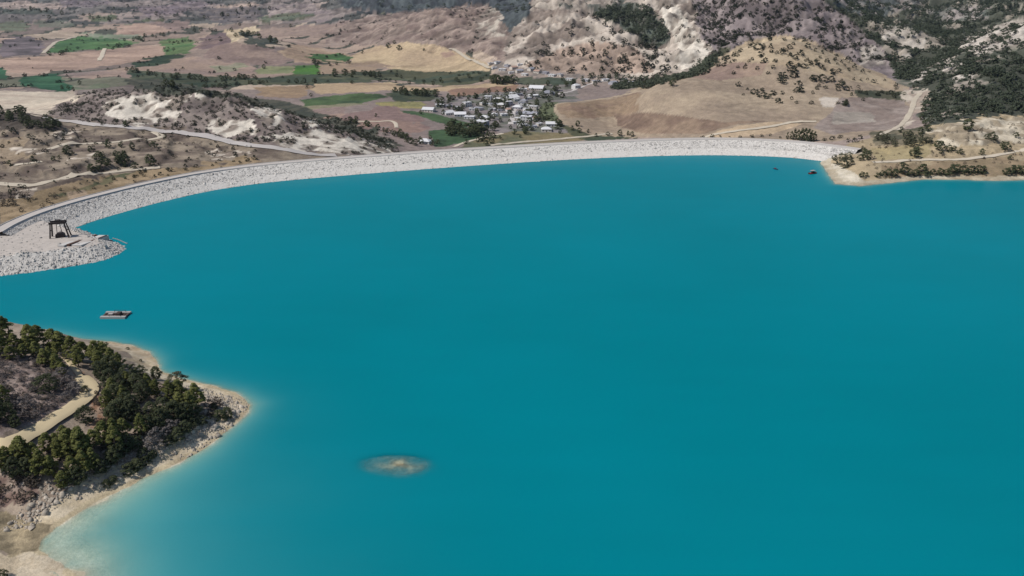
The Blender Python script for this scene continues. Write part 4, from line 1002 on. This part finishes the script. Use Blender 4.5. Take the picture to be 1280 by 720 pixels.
zone('pine', 'pine_tree', 'tree', 'pine at the shoreward edge of the lower stand', 'pines at the shoreward edge', [(54, 596, 8), (66, 598, 8), (78, 600, 7.5), (92, 596, 8), (106, 592, 8), (118, 588, 8), (62, 608, 7), (80, 610, 6.5)])
zone('dark_pine', 'dark_tree', 'tree', 'blackish tree in the shade of the lower stand', 'blackish trees of the lower stand', [(20, 596, 7), (36, 596, 7), (130, 578, 7.5), (142, 580, 7.5), (150, 574, 7), (98, 606, 6), (112, 604, 6), (128, 592, 6), (160, 566, 6.5), (170, 562, 6)])
zone('grey_bush', 'grey_bush', 'bush', 'grey leafless bush above the rocks between the lower stand and the tip', 'grey bushes above the rocks', [(196, 552, 6), (208, 548, 5.5), (214, 540, 5.5), (188, 562, 4.5), (222, 538, 4), (202, 560, 4)])
zone('bush', 'bush', 'bush', 'dark bush in the rocks above the beach near the tip', 'bushes above the beach', [(212, 556, 4), (222, 548, 4.5), (232, 540, 4), (242, 534, 4), (180, 572, 4.5), (192, 572, 3.5), (252, 530, 3.5)])
zone('grey_bush', 'grey_bush', 'bush', 'grey dry bush between the big dark bush and the path', 'grey bushes beside the path', [(86, 484, 6), (94, 494, 5), (78, 476, 4.5), (38, 516, 5.5), (28, 508, 4.5), (46, 524, 4), (84, 498, 3.5)])
zone('bush', 'bush', 'bush', 'small dark bush on the stony bank below the lower stand', 'bushes on the stony bank', [(163, 592, 4), (172, 586, 3.5), (142, 604, 3), (134, 608, 2.5), (183, 580, 3)])
zone('dark_pine', 'dark_tree', 'tree', 'dark tree between the thick stand and the lower stand', 'dark trees between the stands', [(150, 524, 8), (165, 527, 8), (178, 522, 7.5), (190, 526, 7), (160, 517, 8), (198, 540, 6.5), (176, 534, 7), (142, 530, 7), (186, 540, 7)])
lst = []
for k in range(26): lst.append((random.uniform(-10, 92), random.uniform(448, 528), random.uniform(1.4, 3.2)))
zone('grey_bush', 'scrub_bush', 'bush', 'low grey scrub on the bare slope left of the path', 'low scrub of the bare slope', [e for e in lst if not (e[1] > 500 and e[0] > 70)])
zone('brown_bush', 'dry_bush', 'bush', 'low dry brown scrub at the lower left corner of the wood', 'brown scrub of the lower left', [(random.uniform(-8, 48), random.uniform(600, 632), random.uniform(1.5, 3)) for k in range(22)])
zone('brown_bush', 'dry_bush', 'bush', 'low reddish scrub on the bank right of the path bend', 'reddish scrub of the bank', [(random.uniform(116, 136), random.uniform(480, 528), random.uniform(1, 2)) for k in range(14)])
zone('bush', 'bush', 'bush', 'tiny dark bush on the sandy beach facing the raft', 'tiny beach bushes', [(124, 430, 1.6), (133, 431, 1.5), (160, 437, 1.6), (176, 452, 1.4)])
zone('bush', 'bush', 'bush', 'dark bush cut by the lower left corner, on the sand spit', None, [(3, 722, 2.6)])

# boulders on the promontory shore: the largest one by one, the rest as rubble
BLD = [(41, 632), (57, 622), (66, 617), (27, 645), (78, 618), (88, 612), (12, 655), (99, 618), (48, 640), (131, 600), (118, 608), (290, 512), (297, 515), (284, 530), (276, 535), (302, 509), (255, 538), (240, 540), (265, 530), (250, 524),
       (36, 598), (30, 606), (15, 608), (180, 575), (196, 568), (186, 586), (200, 545), (268, 538), (292, 522), (8, 664), (70, 628), (107, 612), (172, 583), (150, 600), (237, 548)]
bme = [mesh_np('boulder', v, f, M['boulder']) for v, f in ROCKS]
BLD.sort()
for bi, (p, e) in enumerate(zip(cast(BLD), BLD)):
    o = obj('boulder', random.choice(bme)); s = random.uniform(1.1, 2.2); o.location = (p[0], p[1], p[2] + .15); o.scale = (s, s * random.uniform(.7, 1), s * .8); o.rotation_euler = (random.uniform(-.3, .3), random.uniform(-.3, .3), random.uniform(0, 6))
    tip = e[0] > 230
    tag(o, 'pale boulder among the rocks at the tip, number %s from the left' % ORD[bi - sum(b[0] <= 230 for b in BLD)].replace('leftmost', 'first') if tip else 'pale boulder on the stony bank below the pines, %s part' % ('far left' if e[0] < 35 else 'left' if e[0] < 80 else 'middle' if e[0] < 140 else 'right'), 'boulder', 'boulders at the tip' if tip else 'boulders of the stony bank')
pool = np.nonzero((sd > np.where(PX > 90, 4.2, 6.5)) & (sd < 15) & prom & (PX > -30) & (PX < 330) & (PY > 482) & (PY < 662))
pool2 = np.nonzero((sd > .6) & (sd < 10) & prom & (PX > 225) & (PX < 330) & (PY > 495))
pk = rng.choice(len(pool[0]), 1500); pk2 = rng.choice(len(pool2[0]), 450)
pos = np.vstack([np.column_stack([GX[p_][k_], GY[p_][k_], ZT[p_][k_] + .05]) for p_, k_ in ((pool, pk), (pool2, pk2))])
stuff(obj('shore_rubble', scatter_mesh('shore_rubble', pos, rng.lognormal(-.75, .55, len(pos)), M['boulder'], ROCKS)), 'pale broken stones strewn along the promontory bank')

# left terraces
zone('far_tree', 'round_tree', 'tree', 'dark round tree on the left terraces above the dam', 'round trees of the left terraces', [(136, 185, 7), (193, 185, 7), (189, 208, 9), (151, 184, 5), (166, 187, 5), (84, 193, 6), (90, 194, 5), (113, 190, 5), (41, 202, 5.5), (67, 201, 4.5), (75, 199, 4), (13, 208, 5), (169, 211, 4.5), (207, 173, 4), (158, 159, 5)])
zone('far_tree', 'thicket_tree', 'tree', 'dark tree of the thicket in the gully above the lower track', 'thicket in the gully', [(random.uniform(120, 160), random.uniform(196, 210), random.uniform(4, 6.5)) for k in range(22)] + [(116, 216, 6), (113, 212, 5), (119, 217, 5), (124, 213, 4)])
zone('far_tree', 'hilltop_tree', 'tree', 'dark tree of the grove on the left hilltop', 'grove on the left hilltop', [(random.uniform(-20, 30), random.uniform(140, 154), random.uniform(5, 8)) for k in range(26)] + [(random.uniform(30, 75), random.uniform(150, 162), random.uniform(4, 7)) for k in range(22)])
zone('far_shrub', 'shrub', 'shrub', 'small dark shrub on the slope under the hilltop grove', 'shrubs under the hilltop grove', [(17, 166, 4), (5, 170, 4), (42, 175, 4), (48, 177, 3), (70, 171, 4), (80, 168, 3.5), (92, 164, 3.5), (128, 158, 2.5), (97, 159, 3), (36, 172, 3), (60, 170, 2.5)])
zone('cypress', 'cypress_tree', 'tree', 'lone dark cypress beside the lower track at the left edge', None, [(13, 243, 7)])
zone('brown_bush', 'dry_bush', 'bush', 'dry brown bush on the rough bank left of the dam crest', 'dry bushes left of the crest', [(random.uniform(-5, 70), random.uniform(244, 266), random.uniform(2, 4)) for k in range(26) ])
zone('far_shrub', 'shrub', 'shrub', 'small dark shrub between the dam crest and the lower track', 'shrubs behind the left crest', [(random.uniform(140, 330), 0, random.uniform(1.5, 3)) for k in range(0)] + [(200, 219, 3), (212, 214, 3), (232, 213, 2.5), (261, 193, 4), (268, 195, 3), (277, 211, 2.5), (300, 204, 2.5), (310, 202, 3), (318, 199, 3.5), (245, 209, 2.5), (180, 221, 2), (168, 222, 2.5)])

# right shore
zone('far_olive', 'brown_tree', 'tree', 'broad brownish tree clump at the right end of the dam', 'brownish trees at the dam end', [(1046, 207, 7), (1055, 210, 8), (1062, 207, 7), (1052, 201, 6), (1060, 199, 6), (1043, 200, 5)], 1.2)
zone('far_tree', 'dark_tree', 'tree', 'dark tree beside the road at the right end of the dam', 'dark trees at the dam end', [(1081, 197, 8), (1085, 200, 7), (1076, 201, 5), (1079, 191, 6)])
zone('far_tree', 'shore_tree', 'tree', 'dark green tree in the row along the right shore', 'trees along the right shore', [(1102, 221, 5), (1110, 220, 5), (1118, 221, 6), (1127, 217, 8), (1135, 220, 6), (1144, 221, 6.5), (1152, 218, 7), (1165, 219, 6), (1174, 219, 6.5), (1190, 218, 7.5), (1196, 217, 7), (1205, 217, 8), (1214, 218, 7), (1222, 217, 7), (1228, 218, 6), (1096, 222, 4), (1182, 220, 5), (1258, 219, 6), (1265, 217, 7), (1274, 218, 7), (1284, 219, 7), (1158, 221, 5), (1077, 222, 4), (1083, 221, 4)], 1.15)
zone('far_tree', 'terrace_tree', 'tree', 'dark tree on the pale terraces above the right shore', 'trees of the right terraces', [(1143, 197, 8), (1146, 193, 6), (1174, 188, 7), (1170, 183, 6), (1186, 190, 6), (1192, 189, 5), (1200, 193, 6), (1227, 194, 6), (1256, 189, 7), (1252, 183, 5), (1239, 175, 6), (1233, 174, 5), (1244, 176, 5), (1270, 172, 6), (1176, 192, 4), (1262, 200, 4)])
zone('far_tree', 'dark_tree', 'tree', 'large blackish tree at the top of the pale cliff on the right', None, [(1209, 163, 10, 1.1)])
zone('far_olive', 'olive_tree', 'tree', 'grey green tree of the grove at the foot of the gully track', 'grove at the foot of the gully', [(random.uniform(1096, 1165), random.uniform(172, 184), random.uniform(4, 7)) for k in range(26)])
zone('far_tree', 'gully_tree', 'tree', 'dark tree beside the gully track under the wooded hillside', 'trees beside the gully track', [(1137, 171, 7), (1126, 166, 5), (1150, 168, 6), (1160, 165, 6), (1156, 158, 6), (1163, 154, 6), (1152, 150, 6), (1154, 140, 6), (1130, 119, 5), (1122, 119, 5), (1115, 119, 4.5), (1108, 118, 4), (1056, 133, 6), (1064, 120, 4), (1098, 120, 4)])
zone('cypress', 'cypress_tree', 'tree', 'dark cypress in the short row behind the right part of the dam', 'cypress row behind the dam', [(984, 174, 9), (989, 174, 10), (993, 175, 11), (997, 175, 9), (1001, 176, 12), (1006, 176, 13), (1010, 177, 13), (1014, 177, 13), (1018, 177, 10)], 1.5)
zone('far_shrub', 'shrub', 'shrub', 'small dark shrub at the foot of the tan hill', 'shrubs at the foot of the tan hill', [(878, 174, 4), (890, 172, 4), (900, 173, 3), (925, 173, 3), (940, 172, 4), (952, 171, 3.5), (963, 170, 3), (1030, 176, 4), (1040, 175, 4), (1060, 178, 5), (1068, 178, 4), (1050, 173, 4), (1075, 174, 4), (975, 173, 3), (912, 173, 3)])
# scattered shrubs on the tan hill, read off the photograph
tb = [(505, 135, 7), (565, 205, 9), (580, 260, 9), (665, 230, 6), (710, 238, 5), (775, 222, 5), (808, 200, 7), (768, 135, 5), (955, 190, 7), (900, 255, 8), (855, 285, 8), (955, 293, 5), (980, 316, 5), (1030, 325, 8), (1075, 365, 7), (1110, 305, 5), (815, 345, 8), (925, 350, 8), (885, 335, 4), (680, 358, 6),
      (640, 400, 5), (820, 385, 7), (850, 385, 7), (750, 435, 11), (748, 476, 9), (845, 428, 7), (885, 492, 8), (872, 545, 7), (900, 545, 7), (1005, 455, 8), (1070, 463, 10), (1045, 500, 5), (1145, 465, 8), (1155, 400, 7), (1205, 388, 5), (1220, 505, 9), (1270, 535, 8), (525, 560, 9), (600, 580, 7), (635, 595, 7),
      (680, 565, 6), (730, 636, 5), (593, 532, 5), (450, 360, 4), (552, 366, 4), (240, 345, 7), (305, 297, 6), (365, 262, 6), (1255, 650, 10), (1190, 255, 5), (120, 395, 8), (490, 110, 7), (395, 262, 5)]
zone('far_shrub', 'shrub', 'shrub', 'dark rounded shrub dotting the dry tan hill', 'shrubs on the tan hill', [(860 + a / 6.4, 30 + b / 6.4, c * .85) for a, b, c in tb], 1.25)

# ------------------------------------------------------------------ scattered growth placed by region of the ground
shr = []                            # (pos, height, label, group)
def region_pts(poly, count, cond=None, dens=None):
    m = in_poly(PX, PY, poly)
    if cond is not None: m &= cond
    ii = np.nonzero(m.ravel())[0]
    w = (FW.ravel()[ii] ** 2) * 1.0
    if dens is not None: w = w * dens.ravel()[ii]
    k = rng.choice(ii, count, p=w / w.sum()) if count < len(ii) else ii
    return VALL[k]
patch = np.clip((fbm(GX, GY, 70, 3, 191) - .38) * 4, 0.02, 1)
for poly, cnt, h0, h1, lb, gp, cond in (
    ([(655, 86), (690, 40), (745, 20), (800, 45), (845, 80), (850, 98), (740, 96)], 120, 7, 12, 'dark shrub on the pale chalk hill behind the village', 'shrubs on the chalk hill', GY > 1350),
    ([(900, -5), (1000, 0), (1060, 40), (1105, 80), (985, 46), (935, 50), (900, 65)], 120, 5, 10, 'dark shrub on the grey scrub hill behind the tan hill', 'shrubs on the scrub hill', GY > 1250)):
    for p in region_pts(poly, cnt, cond, patch * .3 + .4): shr.append((p, random.uniform(h0, h1), lb, gp))
for gp in sorted(set(e[3] for e in shr)):
    g_ = [e for e in shr if e[3] == gp]; pp = [project(float(e[0][0]), float(e[0][1]), float(e[0][2])) for e in g_]
    xs, ys = sorted(q[0] for q in pp), sorted(q[1] for q in pp); k = len(g_)
    for (p, h, lb, _g), q in zip(g_, pp):
        hv = ('upper' if q[1] < ys[k // 2] else 'lower') + (' left' if q[0] < xs[k // 3] else ' middle' if q[0] < xs[2 * k // 3] else ' right')
        tree('far_shrub', 'shrub', (p[0], p[1], p[2] - .2), h * .8, lb + ', ' + hv + ' part', 'shrub', gp, random.uniform(.9, 1.2))
def mass(name, label, kind, pts, h0, h1, wfac=(.8, 1.2)):
    protos = []
    for me, _t in LIB[kind]:
        v = np.empty(len(me.vertices) * 3, np.float32); me.vertices.foreach_get('co', v); protos.append((v.reshape(-1, 3), np.arange(len(me.vertices)).reshape(-1, 4)))
    pts = np.array(pts, float); pts[:, 2] -= .3
    stuff(obj(name, scatter_mesh(name, pts, rng.uniform(h0, h1, len(pts)), LIB[kind][0][0].materials[0], protos, flat=1.0, tilt=.06)), label)
def not_chalk(extra=1.0):           # growth keeps off bare pale ground
    lum = COL.mean(-1); return sstep(.36, .16, lum) * extra + .01
nc = not_chalk()
mass('far_wood', 'dark wood covering the slopes of the hills on the right', 'wood_crown', region_pts([(1005, -30), (1400, -30), (1400, 140), (1225, 146), (1165, 158), (1155, 150), (1160, 125), (1125, 104), (1112, 78), (1070, 35)], 3400, GY > 790, nc * .8 + .08), 6, 11.5)
mass('hill_scrub', 'small dark scrub freckling the hills beyond the dam', 'far_shrub', np.vstack([region_pts([(900, 76), (940, 56), (985, 50), (1060, 78), (1120, 106), (1125, 122), (1000, 138), (930, 124)], 110, (GY < 1250) & (GY > 880)), region_pts(hillA, 2200, GY > 1350, patch * .5 + .25), region_pts([(848, -40), (1005, -40), (1025, -5), (1075, 35), (1118, 78), (1050, 78), (985, 48), (930, 56), (895, 72), (880, 50)], 2400, GY > 1250, patch * .5 + .35)]), 3.0, 6.5)
mass('far_wood', 'dark wood along the top of the far hills in the centre', 'wood_crown', np.vstack([region_pts([(415, -40), (660, -40), (662, 15), (640, 40), (612, 6), (530, 12), (455, 17)], 700, GY > 1900), region_pts([(735, 14), (800, 6), (830, 28), (836, 50), (820, 60), (790, 42), (760, 28)], 300, GY > 1400), region_pts([(845, 96), (868, 88), (900, 58), (912, 60), (880, 94), (800, 112), (765, 112), (770, 103)], 170, GY > 1000)]), 6, 12)
mass('ridge_scrub', 'low dark scrub on the eroded ridge behind the dam', 'far_shrub', np.vstack([region_pts(ridgeG, 2000, (GY > 740) & (GY < 1060), nc), region_pts([(150, 100), (260, 112), (360, 128), (440, 150), (500, 182), (430, 164), (350, 140), (250, 120)], 260, (GY > 760) & (GY < 1100))]), 1.4, 3.4)
mass('terrace_scrub', 'low dry scrub on the left terraces', 'brown_bush', region_pts([(-60, 160), (200, 165), (320, 185), (320, 200), (180, 225), (60, 250), (-60, 270)], 260, None, nc), 1.0, 2.2)
mass('terrace_scrub', 'small dark shrubs sprinkled over the left terraces', 'far_shrub', region_pts([(-60, 160), (200, 165), (320, 185), (320, 200), (180, 225), (60, 250), (-60, 270)], 220, None, nc), 1.4, 3.2)
mass('shore_scrub', 'low dry scrub on the right shore terraces', 'brown_bush', region_pts([(1060, 180), (1300, 150), (1300, 222), (1100, 226)], 160, sd > 6), 1.2, 2.6)
mass('dry_scrub', 'dry grey scrub covering the bare slope left of the path', 'grey_bush', region_pts([(-40, 440), (50, 446), (84, 462), (96, 482), (80, 506), (30, 530), (-40, 545)], 420, prom), .7, 1.9)
mass('dry_scrub', 'dry brown scrub under and around the pines of the promontory', 'brown_bush', np.vstack([region_pts([(-40, 440), (50, 446), (84, 462), (96, 482), (80, 506), (30, 530), (-40, 545)], 160, prom), region_pts([(-30, 590), (120, 600), (230, 545), (260, 520), (200, 480), (130, 470), (116, 500), (130, 530), (60, 560)], 420, prom & (sd > 9))]), .7, 1.8)
okh = HEDGE & (COL.mean(-1) < .21)
mass('hedge_scrub', 'low dark scrub along the field edges of the far valley', 'far_shrub', region_pts([(-60, 0), (640, 0), (640, 110), (-60, 112)], 900, okh & (GY > 1100)), 3, 6.5)
# hedgerows and lone trees of the valley
def hline(pts, n_, h0, h1, spread, where):
    pts = np.array(pts, float); t = np.sort(rng.uniform(0, len(pts) - 1.001, n_)); i = t.astype(int); f_ = (t - i)[:, None]
    q = pts[i] * (1 - f_) + pts[i + 1] * f_; q[:, 1] += rng.normal(0, spread * .4, n_); q[:, 0] += rng.normal(0, spread, n_)
    zone('far_tree', 'field_tree', 'tree', 'dark tree ' + where, 'trees ' + where, [(a[0], a[1], random.uniform(h0, h1)) for a in q])
hline([(160, 88), (200, 97), (260, 101), (320, 99)], 34, 6, 10, 2, 'in the green belt behind the eroded ridge'); hline([(200, 108), (260, 110), (320, 105), (400, 103)], 30, 5, 8, 2, 'along the lower side of the green belt')
hline([(150, 52), (178, 50), (200, 45), (240, 40), (270, 38)], 18, 7, 12, 3, 'in the hedgerow between the two far green fields'); hline([(420, 97), (450, 95), (480, 97)], 12, 8, 13, 3, 'in the clump on the green belt'); hline([(490, 116), (515, 118), (545, 120)], 22, 7, 11, 3, 'of the wood left of the village')
hline([(20, 8), (60, 18), (120, 24)], 10, 8, 14, 6, 'in the far upper left corner'); hline([(430, 150), (470, 162), (500, 172), (520, 180)], 26, 4, 7, 3, 'on the back slope of the eroded ridge'); hline([(385, 76), (400, 84), (430, 82)], 9, 6, 9, 3, 'beside the small bright green plots')
hline([(480, 98), (540, 103), (600, 100)], 14, 5, 8, 5, 'on the green belt below the golden field'); hline([(60, 70), (120, 62), (160, 56)], 8, 7, 10, 3, 'along the lower edge of the far green field'); hline([(100, 28), (170, 25), (260, 20), (330, 16)], 16, 8, 14, 8, 'scattered in the hazy far fields')
hline([(298, 46), (312, 44), (330, 47), (345, 54)], 16, 7, 12, 3, 'on the brown knoll in the far valley')
zone('far_tree', 'field_tree', 'tree', 'lone dark tree in the golden and tan fields of the far valley', 'lone trees of the far fields', [(485, 60, 12), (493, 55, 8), (499, 63, 10), (453, 67, 9), (436, 80, 8), (530, 64, 7), (389, 121, 6), (363, 34, 9), (300, 32, 8), (275, 87, 6), (330, 86, 9), (440, 105, 7), (526, 143, 5), (470, 146, 5), (222, 20, 10), (160, 9, 10), (143, 12, 10), (218, 21, 9), (100, 106, 6), (78, 112, 7), (86, 112, 7), (92, 114, 6), (312, 8, 14), (290, 40, 12)])

# ------------------------------------------------------------------ the village
def house(px, py, wpx, label, wall='white', roof='roofw', kind='flat', storeys=1, group=None, depth=.75, rz=None):
    p = cast([(px, py)])[0]; d_ = math.hypot(p[1], p[2] - H_CAM); Wd = 1.02 * wpx * d_ / F; Dp = Wd * depth; hgt = 3.2 * storeys
    t = thing('house', label, 'house', (p[0], p[1], p[2] - .4), random.uniform(-.8, .8) if rz is None else rz, group)
    a, b = Wd / 2, Dp / 2
    MB().box(-a, a, -b, b, -1.2, hgt).build('wall', M[wall], t)
    if kind == 'flat':
        rf = MB().box(-a - .3, a + .3, -b - .3, b + .3, hgt, hgt + .35).build('roof', M[roof], t)
        q = MB(); q.box(-a * .3, -a * .3 + 1.8, b * .1, b * .1 + 1.2, hgt + .35, hgt + 1.6); q.build('water_tank', M['float_'], rf)
    elif kind == 'gable':
        MB().prism([(-b - .5, hgt - .1), (0, hgt + b * .45), (b + .5, hgt - .1), (b + .5, hgt + .12), (0, hgt + b * .45 + .25), (-b - .5, hgt + .12)], -a - .4, a + .4).build('roof', M[roof], t).rotation_euler = (0, 0, math.pi / 2)
        MB().prism([(-b, hgt), (b, hgt), (0, hgt + b * .44)], -a, a).build('gable_wall', M[wall], t).rotation_euler = (0, 0, math.pi / 2)
    else:
        V = [(-a - .4, -b - .4, hgt), (a + .4, -b - .4, hgt), (a + .4, b + .4, hgt), (-a - .4, b + .4, hgt), (-a * .4, 0, hgt + b * .55), (a * .4, 0, hgt + b * .55)]
        obj('roof', mesh_np('roof', V, [(0, 1, 5, 4), (1, 2, 5), (2, 3, 4, 5), (3, 0, 4), (3, 2, 1, 0)], M[roof]), t)
    nw = max(2, int(Wd / 3.4))
    for s in range(storeys):
        for i in range(nw):
            x = -a + Wd * (i + .5) / nw
            if s == 0 and i == nw // 2: MB().box(x - .55, x + .55, -b - .06, -b + .06, -.2, 2.2).build('door', M['wood'], t); continue
            w_ = MB().box(x - .65, x + .65, -b - .05, -b + .05, s * 3.1 + 1.0, s * 3.1 + 2.3).build('window', M['glass'], t)
    return p
HS = [(550, 133, 10, 'white flat house at the left end of the upper row, beside the golden strip'), (561, 134, 8, 'small grey house next to the leftmost white house', 'grey', 'roofg'), (536, 139, 14, 'long low white shed standing alone left of the village', 'cream', 'roofw', 'gable'),
      (560, 143, 13, 'white house with a pale roof above the green field', 'white', 'roofw', 'gable'), (575, 145, 14, 'long white house in the middle of the row above the green field', 'white', 'roofw', 'gable'), (587, 148, 12, 'white house at the right end of the row above the green field', 'white', 'roofw', 'flat'),
      (606, 149, 11, 'pale house with a broad roof just left of the dark village trees', 'white', 'roofw', 'hip'), (602, 157, 15, 'large two storey grey house above the tall dark trees', 'grey', 'roofw', 'flat', 2), (584, 133, 9, 'white house with a dark doorway right of the upper row', 'white', 'roofw', 'flat', 2),
      (571, 136, 7, 'small white outbuilding between the two house rows', 'white', 'roofw'), (598, 137, 11, 'low pale house among trees left of the village centre', 'cream', 'roofg'), (610, 125, 8, 'white cube house at the upper left of the village', 'white', 'roofw', 'flat', 2),
      (689, 157, 13, 'bright white roofed house at the lower right of the village', 'white', 'roofw', 'gable'), (683, 164, 12, 'pale house nearest the dam on the right side of the village', 'cream', 'roofw', 'hip'), (531, 179, 14, 'white house standing alone near the dam, left of the green field', 'white', 'roofw', 'hip'),
      (638, 124, 18, 'long white roofed hall at the top of the village', 'white', 'roofw', 'gable'), (671, 112, 17, 'long pale building at the upper right of the village', 'cream', 'roofw', 'gable'), (686, 118, 14, 'grey round roofed building beside the upper street', 'grey', 'roofg', 'hip'), (720, 111, 9, 'tall white house on its own above the upper street', 'white', 'roofw', 'hip', 2),
      (667, 121, 12, 'wide pale yard building below the long upper building', 'white', 'roofw'), (654, 113, 9, 'small white house beside the long upper building', 'white', 'roofw')]
for e in HS: house(*e)
for (x, y, w_, wl_, rf_, kd, stn) in [(618, 132, 9, 'white', 'roofg', 'flat', 1), (627, 133, 10, 'cream', 'roofw', 'hip', 1), (626, 139, 8, 'white', 'roofg', 'flat', 1), (636, 132, 8, 'grey', 'roofw', 'flat', 2), (647, 136, 11, 'grey', 'roofw', 'hip', 1), (652, 133, 8, 'white', 'roofg', 'flat', 2), (661, 144, 13, 'grey', 'roofg', 'gable', 1),
                                      (658, 151, 13, 'white', 'roofw', 'flat', 2), (653, 158, 10, 'white', 'roofw', 'hip', 1), (666, 160, 10, 'white', 'roofg', 'flat', 1), (667, 138, 9, 'cream', 'roofw', 'flat', 2), (650, 143, 9, 'grey', 'roofg', 'flat', 1), (645, 126, 8, 'white', 'roofw', 'flat', 1), (655, 128, 8, 'cream', 'roofg', 'hip', 1),
                                      (630, 145, 8, 'white', 'roofw', 'flat', 1), (671, 150, 9, 'white', 'rooft', 'hip', 1), (648, 150, 8, 'cream', 'roofw', 'flat', 1), (662, 134, 8, 'white', 'roofw', 'flat', 1), (636, 139, 7, 'white', 'rooft', 'hip', 1), (616, 138, 8, 'grey', 'roofw', 'flat', 1), (622, 126, 8, 'white', 'roofw', 'gable', 1), (629, 121, 7, 'cream', 'roofg', 'flat', 1), (641, 118, 7, 'white', 'roofw', 'flat', 1), (649, 119, 7, 'grey', 'roofw', 'flat', 1), (660, 124, 8, 'white', 'roofw', 'flat', 1), (658, 138, 7, 'white', 'roofw', 'flat', 1), (672, 143, 7, 'white', 'roofg', 'flat', 1), (645, 155, 7, 'white', 'roofw', 'flat', 1), (674, 157, 7, 'cream', 'roofw', 'flat', 1), (612, 132, 7, 'white', 'roofw', 'flat', 1), (604, 131, 7, 'cream', 'roofw', 'flat', 1), (590, 138, 7, 'white', 'roofw', 'flat', 1), (618, 145, 7, 'white', 'roofw', 'hip', 1)]:
    house(x, y, w_, '%s %s house in the %s %s of the village centre' % ({'white': 'white', 'cream': 'cream', 'grey': 'grey'}[wl_], {'roofw': 'pale roofed', 'roofg': 'grey roofed', 'rooft': 'tile roofed'}[rf_], 'upper' if y < 137 else 'lower', 'left' if x < 636 else 'middle' if x < 656 else 'right'), wl_, rf_, kd, stn, 'houses of the village centre')
for (x, y, w_, wl_, rf_, kd) in [(614, 81, 7, 'cream', 'roofg', 'flat'), (622, 79, 7, 'white', 'roofg', 'flat'), (628, 88, 8, 'white', 'roofw', 'flat'), (634, 83, 6, 'grey', 'roofg', 'flat'), (642, 86, 8, 'cream', 'rooft', 'gable'), (649, 90, 8, 'cream', 'roofg', 'gable'), (650, 82, 6, 'white', 'roofw', 'flat'), (664, 88, 8, 'cream', 'roofg', 'gable'), (672, 91, 8, 'cream', 'rooft', 'gable'),
                                 (682, 92, 7, 'grey', 'roofg', 'flat'), (690, 95, 8, 'white', 'roofw', 'flat'), (700, 95, 7, 'cream', 'roofg', 'flat'), (618, 86, 6, 'white', 'roofw', 'flat'), (639, 92, 6, 'white', 'roofw', 'flat'), (656, 94, 7, 'white', 'roofw', 'flat')]:
    house(x, y, w_, 'small %s house of the upper hamlet, %s side, with %s roof' % (wl_, 'left' if x < 632 else 'middle' if x < 660 else 'right', {'roofw': 'pale', 'roofg': 'grey', 'rooft': 'tiled'}[rf_]), wl_, rf_, kd, 1, 'houses of the upper hamlet')
for ki, (x, y, w_, wl_, rf_, kd) in enumerate([(712, 100, 8, 'white', 'roofw', 'flat'), (732, 101, 8, 'grey', 'roofw', 'flat'), (745, 103, 9, 'cream', 'roofg', 'flat'), (757, 101, 8, 'white', 'roofw', 'flat'), (766, 105, 9, 'grey', 'roofg', 'gable'), (780, 101, 8, 'white', 'roofw', 'flat'), (788, 104, 7, 'cream', 'roofw', 'flat')]):
    house(x, y, w_, 'house in the loose row above the upper street, %s' % ('leftmost' if ki == 0 else ORD[ki] + ' from left'), wl_, rf_, kd, 1, 'houses of the upper street row')
vt = [(random.uniform(616, 643), random.uniform(102, 105.5), random.uniform(9, 13)) for k in range(16)]
zone('far_tree', 'tall_tree', 'tree', 'tall blackish tree of the dense block above the village hall', 'dense tree block above the hall', vt)
zone('far_tree', 'grove_tree', 'tree', 'tall dark tree in the grove beside the green field', 'grove beside the green field', [(random.uniform(558, 592), random.uniform(160, 172), random.uniform(7, 12)) for k in range(18)] + [(random.uniform(590, 618), random.uniform(160, 178), random.uniform(6, 11)) for k in range(18)])
vt = []
while len(vt) < 190:
    a, b = random.uniform(545, 712), random.uniform(106, 170)
    if in_poly(np.array([a]), np.array([b]), [(545, 126), (610, 114), (650, 107), (720, 104), (712, 122), (690, 128), (705, 160), (690, 168), (640, 170), (600, 155), (545, 142)])[0]: vt.append((a, b, random.uniform(4, 8.5)))
zone('far_tree', 'village_tree', 'tree', 'dark garden tree among the village houses', 'garden trees of the village', vt)
zone('far_tree', 'hamlet_tree', 'tree', 'dark tree in the green strip below the chalk hill', 'trees of the green strip', [(random.uniform(700, 850), random.uniform(96, 110) - 0, random.uniform(5, 9)) for k in range(34)])
zone('far_tree', 'dam_foot_tree', 'tree', 'dark tree below the dam near the lone white house', 'trees below the dam', [(520, 182, 6), (514, 180, 6), (540, 182, 6), (547, 180, 5), (525, 175, 5), (508, 178, 5), (538, 174, 4), (583, 180, 6), (608, 182, 6), (615, 180, 7), (604, 176, 6), (625, 174, 5), (650, 172, 4), (700, 167, 5), (715, 163, 5), (722, 158, 6), (735, 166, 4), (760, 170, 5), (775, 170, 6), (785, 169, 6), (790, 171, 5), (724, 166, 5), (745, 171, 5)])

# ------------------------------------------------------------------ thin summer haze
hz = MB().box(-6500, 6500, -900, 8400, -60, 420).build('haze', None)
stuff(hz, 'thin summer haze over the far valley')
hm = bpy.data.materials.new('haze_air'); hm.use_nodes = True
hn = hm.node_tree.nodes; hn.remove(hn['Principled BSDF'])
pv = hn.new('ShaderNodeVolumePrincipled'); pv.inputs['Color'].default_value = (0.62, 0.78, 1.0, 1); pv.inputs['Density'].default_value = 0.000018; pv.inputs['Anisotropy'].default_value = 0.2
hm.node_tree.links.new(pv.outputs[0], hn['Material Output'].inputs['Volume'])
hz.data.materials.append(hm)
